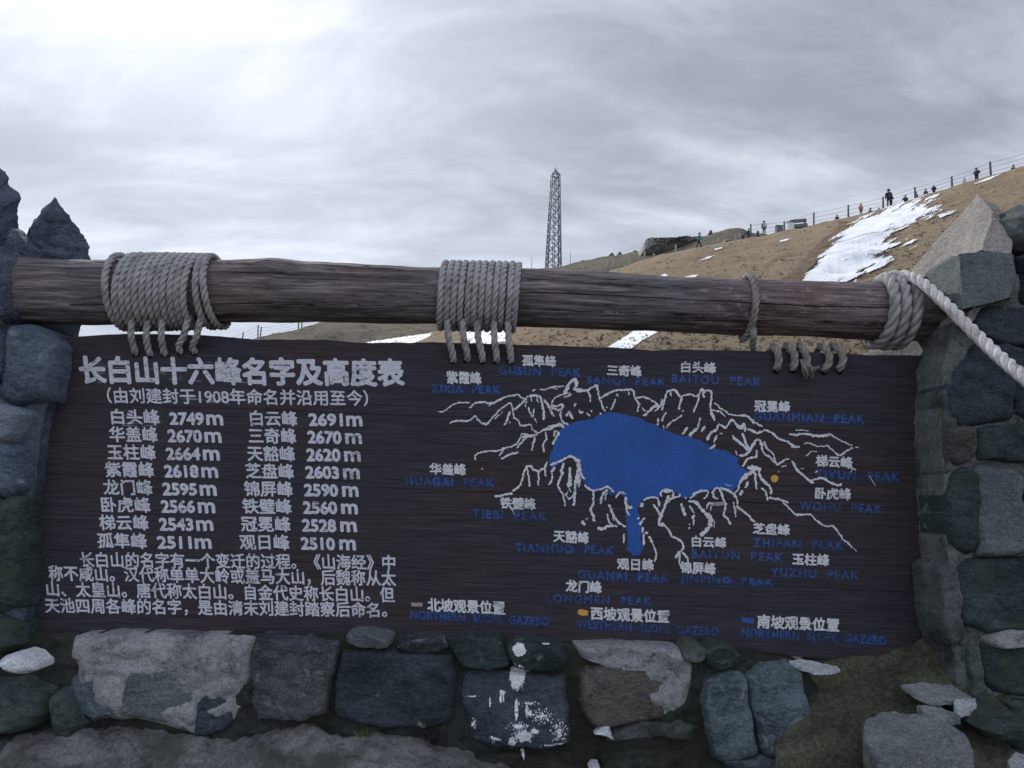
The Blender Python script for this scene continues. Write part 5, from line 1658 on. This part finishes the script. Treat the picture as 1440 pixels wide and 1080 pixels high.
# stones: polygon, material, protrusion
WS = [
    ([(108, 950), (130, 942), (168, 944), (178, 950), (170, 985), (172, 1002), (140, 1005), (112, 990)], 'blue_stone', .038, .004),
    ([(184, 952), (195, 942), (235, 938), (262, 942), (277, 960), (276, 985), (268, 1008), (240, 1012), (196, 1004), (176, 1002)], 'grey_block', .042, .004),
    ([(283, 985), (296, 972), (318, 970), (326, 985), (332, 1010), (326, 1022), (300, 1028), (281, 1030)], 'basalt', .043, .006),
    ([(362, 898), (385, 894), (430, 898), (478, 902), (476, 930), (468, 970), (462, 1002), (430, 1010), (366, 1010), (358, 985), (356, 930)], 'basalt_lichen', .050, .008),
    ([(486, 914), (540, 909), (600, 914), (636, 922), (643, 940), (641, 990), (636, 1012), (600, 1020), (540, 1018), (478, 1004), (472, 985), (478, 940)], 'basalt', .062, .006),
    ([(490, 892), (500, 886), (525, 887), (548, 893), (550, 903), (535, 908), (505, 905), (492, 902)], 'grey_block', .066, .005),
    ([(560, 906), (575, 895), (600, 893), (622, 897), (630, 908), (618, 914), (585, 915)], 'basalt_lichen', .058, .006),
    ([(628, 898), (660, 892), (700, 896), (712, 912), (716, 930), (690, 936), (655, 934), (636, 916)], 'basalt_green', .058, .006),
    ([(714, 906), (728, 898), (760, 900), (786, 908), (797, 922), (794, 938), (760, 940), (724, 934), (716, 922)], 'basalt_green', .066, .005),
    ([(652, 945), (662, 938), (715, 940), (790, 948), (796, 965), (798, 1010), (803, 1042), (770, 1048), (700, 1046), (664, 1036), (658, 1005), (648, 975)], 'basalt', .056, .006),
    ([(814, 945), (822, 936), (870, 934), (925, 938), (938, 950), (932, 985), (930, 1008), (890, 1012), (850, 1018), (832, 1016), (818, 995), (814, 970)], 'brown_stone', .046, .004),
    ([(955, 912), (962, 902), (978, 900), (986, 908), (986, 920), (975, 928), (958, 925)], 'mortar_mid', .055, .008),
    ([(984, 912), (1000, 903), (1020, 906), (1036, 918), (1030, 934), (1008, 938), (988, 930)], 'mossy_rock', .06, .005),
    ([(988, 954), (1012, 945), (1036, 944), (1046, 952), (1050, 1000), (1060, 1040), (1060, 1058), (1024, 1066), (998, 1060), (990, 1010), (984, 980)], 'blue_stone', .056, .005),
    ([(1046, 948), (1066, 934), (1100, 931), (1120, 933), (1126, 975), (1138, 1010), (1146, 1052), (1110, 1060), (1068, 1056), (1058, 1020), (1050, 985)], 'blue_stone', .062, .005),
    ([(1010, 1060), (1050, 1060), (1100, 1056), (1145, 1050), (1152, 1090), (1100, 1110), (1030, 1105)], 'blue_stone', .050, .006),
    ([(650, 1060), (700, 1052), (760, 1056), (800, 1052), (830, 1075), (820, 1110), (740, 1120), (660, 1110)], 'mortar_dark', .046, .010),
    ([(840, 1052), (900, 1048), (960, 1052), (985, 1070), (990, 1120), (840, 1125)], 'mortar_dark', .046, .010),
]
for i, (poly, m, pr, ro) in enumerate(WS):
    poly = grow(poly, 3.0)
    stone(wall, poly, YW, m, 410 + i, .012 + (pr - .012) * .8, .12, ro * 1.25, 18, 1.4, .6)
# sloping footing of rough mortar at the lower left
bq = MB()
NX, NY = 230, 70
for j in range(NY + 1):
    for i in range(NX + 1):
        px = -120 + 900 * i / NX
        t = j / NY
        edge = lerp_tab([(-120, 1030), (60, 1022), (180, 1014), (300, 1030), (360, 1022), (440, 1006), (470, 1018), (520, 1028), (600, 1036), (650, 1048), (720, 1070), (780, 1092)], px)
        py = edge + t * (1240 - edge)
        Y = 2.045 - .012 * min(1, t * 25) - .40 * t ** .85
        p = at(px, py, Y)
        q = p * 6.0
        p.z += fract(q, .8, 5) * .016 + fract(p * 30, .7, 4) * .006 + noise.noise(p * 2.2) * .012 - noise.voronoi(p * 11)[0][0] * .018
        p.y += fract(q + Vector((4, 4, 4)), .8, 4) * .008
        bq.v.append(p)
for i in range(NX + 1):
    p = bq.v[NY * (NX + 1) + i]
    bq.v.append(Vector((p.x, p.y - .05, -.05)))
for j in range(NY + 1):
    for i in range(NX):
        a = j * (NX + 1) + i
        bq.f.append((a + NX + 1, a + NX + 2, a + 1, a))
foot = bq.build('footing', MATS['footing'], wall)

# earth bank below the right half of the board
be = MB()
NX, NY = 130, 110
for j in range(NY + 1):
    for i in range(NX + 1):
        px = 1090 + 330 * i / NX
        t = j / NY
        py0 = lerp_tab([(1090, 935), (1140, 918), (1250, 902), (1310, 880), (1330, 868), (1420, 862)], px)
        py = py0 + t * (1330 - py0)
        Y = 2.115 - .05 * t - .72 * t ** 1.15 + .05 * max(0, (1170 - px) / 80)
        p = at(px, py, Y)
        p.z += fract(p * 5.0, .8, 5) * .016 + fract(p * 26, .7, 4) * .006
        p.y += fract(p * 9 + Vector((4, 4, 4)), .8, 4) * .008
        be.v.append(p)
for i in range(NX + 1):
    p = be.v[NY * (NX + 1) + i]
    be.v.append(Vector((p.x, p.y - .1, -.05)))
for j in range(NY + 1):
    for i in range(NX):
        a = j * (NX + 1) + i
        be.f.append((a + NX + 1, a + NX + 2, a + 1, a))
bank = tag(be.build('earth_bank', MATS['soil']), kind='structure')
BANK = bvh_of([bank])

# ------------------------------------------------------------------ right pillar
YP = 1.97
rp = masonry('stone_pillar', at(1440, 1400, YP), 'rough stone pillar with a pointed grey top rock right of the board', 'pillar')
stone(rp, [(1327, 505), (1337, 478), (1345, 450), (1385, 420), (1420, 390), (1470, 360), (1560, 350), (1700, 360), (1760, 600), (1760, 1400), (1350, 1400), (1353, 1000), (1337, 900), (1333, 800), (1327, 690), (1323, 600)],
      YP, 'mortar_seam', 501, .006, .55, .006, 20, 1.5, 0, 'mortar', N=420, rings=130)
PS = [
    ([(1345, 520), (1360, 496), (1368, 488), (1400, 486), (1436, 496), (1424, 520), (1414, 560), (1416, 590), (1380, 594), (1355, 598), (1335, 590), (1329, 545)], 'basalt', .050, .006),
    ([(1366, 440), (1380, 434), (1440, 436), (1500, 440), (1500, 480), (1460, 492), (1400, 488), (1372, 476), (1352, 464)], 'basalt', .055, .006),
    ([(1350, 444), (1358, 438), (1370, 440), (1366, 452), (1354, 458), (1348, 452)], 'pale_rock', .050, .004),
    ([(1426, 510), (1444, 504), (1520, 520), (1520, 580), (1450, 592), (1424, 580), (1420, 545)], 'basalt_green', .04, .006),
    ([(1331, 606), (1355, 602), (1364, 606), (1368, 630), (1362, 646), (1345, 652), (1329, 645)], 'brown_stone', .040, .006),
    ([(1368, 604), (1400, 600), (1450, 600), (1540, 604), (1540, 645), (1450, 650), (1400, 648), (1372, 646)], 'basalt_green', .050, .006),
    ([(1337, 668), (1350, 660), (1366, 664), (1368, 720), (1366, 770), (1355, 778), (1333, 760), (1329, 700)], 'basalt_green', .042, .006),
    ([(1366, 662), (1385, 656), (1420, 660), (1432, 672), (1424, 700), (1436, 745), (1430, 775), (1400, 781), (1368, 780), (1366, 720)], 'grey_block', .058, .003),
    ([(1438, 690), (1460, 684), (1540, 690), (1540, 775), (1470, 780), (1436, 770)], 'basalt_green', .045, .006),
    ([(1345, 800), (1360, 786), (1400, 784), (1480, 784), (1560, 790), (1560, 880), (1460, 886), (1380, 886), (1351, 876), (1341, 840)], 'basalt_green', .055, .006),
    ([(1376, 900), (1410, 888), (1480, 890), (1560, 894), (1560, 970), (1470, 978), (1400, 972), (1374, 950)], 'basalt_green', .048, .008),
    ([(1319, 800), (1331, 792), (1343, 800), (1345, 850), (1349, 900), (1333, 905), (1323, 860)], 'mortar_mid', .030, .008),
    ([(1355, 912), (1370, 905), (1376, 960), (1390, 990), (1360, 1000), (1360, 960)], 'mossy_rock', .036, .01),
    ([(1333, 528), (1345, 505), (1351, 512), (1337, 545), (1341, 590), (1333, 640), (1335, 662), (1327, 664), (1325, 560)], 'mortar_mid', .018, .008),
    ([(1376, 894), (1400, 884), (1450, 884), (1500, 886), (1490, 900), (1440, 904), (1400, 910), (1384, 906)], 'mortar', .060, .010),
    ([(1400, 980), (1450, 985), (1560, 980), (1560, 1060), (1420, 1050)], 'mossy_rock', .05, .012),
]
for i, (poly, m, pr, ro) in enumerate(PS):
    poly = grow(poly, 3.5)
    stone(rp, poly, YP, m, 520 + i, pr * .72, .12, ro, 18, 1.0, .5)
# the rest of the pillar face, outside the photo frame
rq = random.Random(21)
y = 372
while y < 1380:
    h = rq.uniform(80, 130)
    s = rq.uniform(1630, 1680)
    for a, c in ((1572, s - 5), (s + 5, 1748)):
        pl = [(a, y), (a + 30, y - 5), (c - 6, y + 2), (c, y + 14), (c - 3, y + h - 12), (c - 12, y + h - 5), (a + 8, y + h - 4), (a - 2, y + h - 22)]
        stone(rp, pl, YP, rq.choice(['basalt', 'basalt_green', 'grey_block', 'basalt_green']), int(700 + y + a % 7), rq.uniform(.026, .04), .12, .006, 18, 1.2, .5)
    y += h + 6
# the lit top rocks, angular
facet(rp, 'stone', [(1375, 274, 2.20), (1270, 391, 2.36), (1306, 388, 2.22), (1346, 368, 2.08), (1380, 351, 1.93), (1404, 290, 2.12), (1420, 330, 1.99), (1422, 362, 1.935), (1400, 300, 2.6), (1312, 395, 2.6), (1425, 380, 2.6), (1398, 296, 2.03)],
      [(0, 1, 2), (0, 2, 3), (0, 3, 4), (0, 4, 11), (11, 4, 7), (11, 7, 6), (0, 11, 5), (5, 11, 6), (0, 5, 8), (0, 8, 9, 1), (5, 6, 10, 8), (6, 7, 10), (1, 9, 2), (9, 10, 7, 4, 3, 2), (8, 10, 9)], 'pale_rock', 541, 9, .006, 'pointed pale top rock with one sunlit slanting face', 11)
facet(rp, 'stone', [(1301, 384, 2.10), (1344, 361, 2.02), (1352, 384, 1.935), (1361, 410, 1.915), (1352, 434, 1.90), (1338, 437, 1.935), (1318, 412, 2.02), (1347, 357, 1.945), (1386, 353, 1.92), (1424, 358, 1.915), (1428, 392, 1.905), (1420, 418, 1.895), (1385, 428, 1.89),
                   (1330, 360, 2.4), (1430, 356, 2.4), (1430, 430, 2.4), (1330, 440, 2.4)],
      [(0, 1, 6), (1, 5, 6), (1, 2, 5), (2, 4, 5), (2, 3, 4), (1, 7, 2), (7, 8, 2), (8, 3, 2), (8, 12, 3), (3, 12, 4), (8, 9, 10), (8, 10, 11, 12), (0, 13, 1), (1, 13, 14, 9, 8, 7), (9, 14, 15, 11, 10), (0, 6, 5, 4, 12, 11, 15, 16), (0, 16, 13), (13, 16, 15, 14)],
      'grey_block', 542, 8, .0035, 'square grey block under the pointed rock, its left face sunlit')
stone(rp, [(1408, 330), (1412, 308), (1424, 300), (1428, 286), (1436, 300), (1460, 296), (1500, 310), (1510, 350), (1450, 356), (1420, 350)], YP + .02, 'grey_block', 560, .05, .3, .016, 5, 2.5)
stone(rp, [(1424, 362), (1440, 356), (1500, 360), (1520, 400), (1500, 432), (1450, 432), (1428, 424), (1430, 390)], YP, 'basalt_green', 561, .04, .25, .012, 6, 2)
stone(rp, [(1430, 300), (1434, 288), (1442, 292), (1452, 286), (1458, 310), (1440, 320)], YP + .06, 'grey_block', 562, .04, .2, .014, 4, 2)

# ------------------------------------------------------------------ left pillar
YL2 = 2.06
lp = masonry('stone_pillar', at(-20, 1400, YL2), 'bluish stone pillar with two jagged spires of rock left of the board', 'pillar')
stone(lp, [(84, 476), (80, 466), (60, 462), (20, 458), (-60, 450), (-260, 450), (-320, 800), (-320, 1400), (60, 1400), (62, 1000), (35, 880), (39, 780), (47, 690), (59, 600), (82, 520)], YL2, 'mortar_blue', 601, .006, .55, .006, 20, 1.5, 0, 'mortar', N=420, rings=130)
LS = [
    ([(20, 462), (45, 458), (72, 468), (90, 488), (84, 530), (78, 562), (30, 570), (9, 560), (16, 510)], 'left_stone', .045, .007),
    ([(-60, 470), (0, 462), (18, 480), (16, 530), (-10, 545), (-80, 540)], 'left_stone', .045, .007),
    ([(-80, 548), (-10, 548), (7, 566), (35, 574), (56, 582), (43, 600), (29, 620), (0, 628), (-80, 630)], 'left_slab', .055, .004),
    ([(-40, 640), (0, 630), (15, 622), (41, 632), (47, 660), (41, 688), (15, 700), (0, 690), (-40, 690)], 'left_stone', .055, .006),
    ([(-60, 698), (0, 694), (11, 704), (25, 694), (45, 700), (43, 740), (45, 800), (39, 850), (5, 862), (-60, 860)], 'mossy_rock', .05, .007),
    ([(-60, 868), (0, 862), (21, 870), (39, 880), (43, 905), (25, 914), (-10, 912), (-60, 918)], 'mossy_rock', .05, .008),
    ([(-70, 360), (-20, 346), (8, 352), (28, 372), (34, 400), (22, 440), (0, 462), (-70, 465)], 'left_stone', .07, .012),
    ([(-60, 960), (0, 950), (50, 948), (82, 962), (94, 990), (80, 1010), (40, 1022), (-60, 1030)], 'mossy_rock', .09, .010),
    ([(88, 990), (96, 966), (112, 960), (128, 985), (134, 1010), (120, 1030), (92, 1030)], 'mossy_rock', .085, .010),
    ([(-60, 1040), (0, 1034), (40, 1026), (80, 1032), (96, 1052), (110, 1090), (-60, 1110)], 'mossy_rock', .11, .012),
]
for i, (poly, m, pr, ro) in enumerate(LS):
    poly = grow(poly, 3.0)
    stone(lp, poly, YL2, m, 620 + i, pr, .14 if i != 6 else .3, ro, 9)
rq = random.Random(22)
y = 474
while y < 1380:
    h = rq.uniform(80, 130)
    pl = [(-255, y), (-200, y - 5), (-102, y + 2), (-95, y + 14), (-98, y + h - 12), (-108, y + h - 5), (-240, y + h - 4), (-262, y + h - 22)]
    stone(lp, pl, YL2, rq.choice(['left_stone', 'mossy_rock', 'left_stone']), int(800 + y), rq.uniform(.03, .045), .12, .006, 18, 1.2, .5)
    y += h + 6
# jagged rocks standing on the pillar behind the log
stone(lp, [(36, 372), (38, 340), (42, 318), (50, 308), (58, 302), (64, 290), (72, 284), (77, 277), (83, 285), (90, 292), (96, 304), (108, 316), (112, 330), (117, 336), (122, 348), (128, 362), (132, 372), (120, 420), (50, 420)], 2.26, 'spire', 641, .05, .16, .016, 3, 2.6, .3, 'stone', 'pointed dark rock spire behind the left end of the log', N=220, rings=40, taper=.7, lean=(-.16, 0, -.04))
stone(lp, [(-70, 460), (-70, 260), (-30, 236), (2, 236), (11, 244), (11, 256), (15, 264), (24, 272), (28, 284), (26, 296), (28, 304), (25, 316), (26, 330), (40, 340), (40, 400), (10, 450)], 2.24, 'spire', 642, .06, .2, .018, 3, 2.8, .3, 'stone', 'taller ragged rock spire cut by the photo edge', N=220, rings=44, taper=.7, lean=(-.16, 0, -.04))
stone(lp, [(8, 352), (16, 330), (30, 322), (44, 338), (56, 354), (84, 360), (110, 364), (108, 372), (60, 376), (20, 374)], 2.19, 'left_stone', 643, .05, .08, .010, 9, 2.2, lean=(-.08, 0, -.02))

# white paint splashed on the wall
WALLT = bvh_of([c for c in wall.children])
BL = [(730, 914, 9, 10, 0), (727, 953, 10, 17, 0), (742, 943, 6, 1.4, 0), (735, 948, 3, 9, 0), (726, 998, 2.6, 15, .1), (741, 1000, 2.2, 9, .1), (745, 1004, 5, 7, .7), (737, 1036, 15, 9, .25), (720, 1044, 6, 9, .35), (752, 1029, 7, 4, .5), (706, 974, 4, 3, .1), (704, 982, 1.6, 9, .2), (708, 980, 1.2, 8, .2),
      (664, 980, 10, 1.2, .6), (689, 988, 1.2, 7, .3), (762, 1008, 14, 9, 1.25), (786, 1030, 10, 14, 1.2), (744, 990, 16, 3, 1.0), (772, 1049, 14, 2.0, .8), (728, 1022, 14, 6, .9), (666, 1018, 4, 6, .8), (768, 906, 6, 1.4, .1), (790, 1047, 9, 1.4, .2), (735, 1060, 3, 9, .6), (696, 1040, 8, 4, .9)]


def splash(x, y):
    best = -1.0
    for cx, cy, rx, ry, hard in BL:
        d = 1 - math.hypot((x - cx) / rx, (y - cy) / ry)
        if d > -.4:
            n1 = noise.fractal(Vector((x * .30, y * .17, cx * .1)), .5, 2.2, 5)
            n2 = noise.fractal(Vector((x * .42, y * .26, 2)), .6, 2.1, 3)
            best = max(best, d + n1 * .3 - hard * (.62 - max(0, n2) * 1.7))
    return best


vs, fs = layer_geo(WALLT, splash, (640, 896, 812, 1078), .8, .0022)
obj('paint_splash', vs, fs, MATS['splash_paint'], wall)


# ------------------------------------------------------------------ loose stones
def loose(poly, Y, m, label, seed, prot=.05, back=.1, rough=.005, edge=4, cat='stone', flat=0.0):
    vs, fs = stone_geo(poly, Y, prot, back, 110, 24, seed, rough, edge, 1.0, .3, flat)
    base = at(sum(p[0] for p in poly) / len(poly), max(p[1] for p in poly), Y)
    tag(obj('loose_stone', vs, fs, MATS[m], loc=base, sharp=50), label, cat)


def slab(top, Y0, Y1, h, m, label, seed, rough=.004):
    """A flat stone lying on the bank: its visible upper outline in photo pixels, tilted from Y0 (far) to Y1 (near), thickness h."""
    ys = [p[1] for p in top]
    y0, y1 = min(ys), max(ys)
    pts = [Vector((a, b, 0)) for a, b in top]
    P = resample(pts + [pts[0]], 4)[:-1]
    off = Vector((seed, seed * 2, 0))
    P = [p + Vector((noise.noise(p * .12 + off), noise.noise(p * .12 - off), 0)) * 1.8 for p in P]
    c = sum(P, Vector((0, 0, 0))) / len(P)
    V, F = [], []
    n = len(P)
    R = 14
    dep = lambda y: Y0 + (Y1 - Y0) * (y - y0) / max(1, (y1 - y0))
    for p in P:
        V.append(at(p.x, p.y, dep(p.y)) + Vector((0, 0, -h)))
    for r in range(R):
        s = 1 - (r / R) ** 1.3
        for p in P:
            q = c + (p - c) * s
            w = at(q.x, q.y, dep(q.y))
            w.z += fract(w * 18 + off, .8, 4) * rough + (0 if r else -.004)
            w.y -= fract(w * 18 - off, .8, 4) * rough
            V.append(w)
    V.append(at(c.x, c.y, dep(c.y)))
    for r in range(R):
        for i in range(n):
            a, b2 = r * n + i, r * n + (i + 1) % n
            F.append((a, b2, b2 + n, a + n))
    for i in range(n):
        F.append((R * n + i, R * n + (i + 1) % n, len(V) - 1))
    a, b2, d = V[F[-1][0]], V[F[-1][1]], V[F[-1][2]]
    if (b2 - a).cross(d - a).dot(EYE - a) < 0:
        F = [tuple(reversed(f)) for f in F]
    base = at(c.x, y1, Y1)
    tag(obj('loose_stone', V, F, MATS[m], loc=base, sharp=45), label, 'stone')


slab([(1109, 928), (1125, 927), (1150, 930), (1172, 934), (1182, 938), (1168, 941.5), (1148, 942), (1130, 937)], 2.04, 1.99, .012, 'pale_shard', 'thin pale pointed stone shard just under the board\'s lower right part', 1)
slab([(1268, 962), (1290, 959), (1340, 963), (1358, 974), (1370, 984), (1340, 983), (1312, 985), (1290, 978)], 1.99, 1.88, .012, 'flat_rock', 'flat grey stone sunk in the earth bank beside the right pillar', 2)
slab([(1340, 985), (1372, 983), (1374, 992), (1352, 996), (1340, 992)], 1.89, 1.85, .02, 'pale_shard', 'small pale chip at the end of the flat sunken stone', 3)
slab([(1290, 992), (1316, 990), (1330, 998), (1352, 1006), (1320, 1008), (1300, 1002)], 1.90, 1.84, .02, 'flat_rock', 'narrow mossy stone between the flat stone and the big pale block', 4)
slab([(1214, 1012), (1236, 1002), (1262, 1001), (1290, 1004), (1312, 1010), (1340, 1018), (1362, 1036), (1370, 1056), (1345, 1062), (1300, 1058), (1262, 1066), (1235, 1070), (1222, 1050), (1212, 1036)], 1.86, 1.70, .12, 'flat_rock', 'big flat-topped grey rock at the bottom right on the earth bank', 5, .006)
slab([(1416, 1070), (1428, 1056), (1450, 1064), (1470, 1085), (1450, 1100), (1424, 1095)], 1.74, 1.66, .06, 'flat_rock', 'pale rock corner at the lower right edge of the photo', 6)
loose([(1390, 1010), (1420, 1000), (1440, 1012), (1450, 1036), (1420, 1048), (1396, 1040), (1378, 1026)], 1.80, 'mossy_rock', 'dark mossy lump of rock at the foot of the right pillar', 31, .05, .2, .012)
loose([(5, 930), (10, 921), (28, 917), (44, 922), (56, 933), (55, 942), (38, 948), (16, 942)], 1.93, 'pale_shard', 'smooth whitish stone lying on the mossy lower left rocks', 32, .045, .06, .003)
loose([(836, 1032), (848, 1020), (856, 1019), (860, 1034), (864, 1040), (850, 1036)], 2.01, 'pale_shard', 'tiny pale chip stuck below the brown wall stone', 33, .015, .03, .002)
loose([(828, 1080), (832, 1072), (842, 1074), (846, 1086), (832, 1090)], 1.99, 'pale_shard', 'tiny whitish pebble at the bottom edge below the brown stone', 34, .015, .03, .002)

# little weed at the foot of the wall
wb_ = MB()
rw = random.Random(3)
wp = at(512, 1036, 1.985)
for k in range(46):
    a = rw.uniform(0, PI * 2)
    l = rw.uniform(.012, .034)
    d = Vector((math.cos(a) * .7, -abs(math.sin(a)) * .5, rw.uniform(.3, 1.0))).normalized() * l
    s = Vector((-math.sin(a), math.cos(a), 0)) * .0016
    o_ = wp + Vector((rw.uniform(-.016, .016), rw.uniform(-.01, .004), 0))
    wb_.add([o_ - s, o_ + s, o_ + d * .6 + s * .8 + Vector((0, 0, -.001)), o_ + d, o_ + d * .6 - s * .8], [(0, 1, 2, 3, 4)])
tag(wb_.build('weed', MATS['weed'], smooth=False, loc=wp), 'small green weed tuft at the foot of the low wall', 'plant')
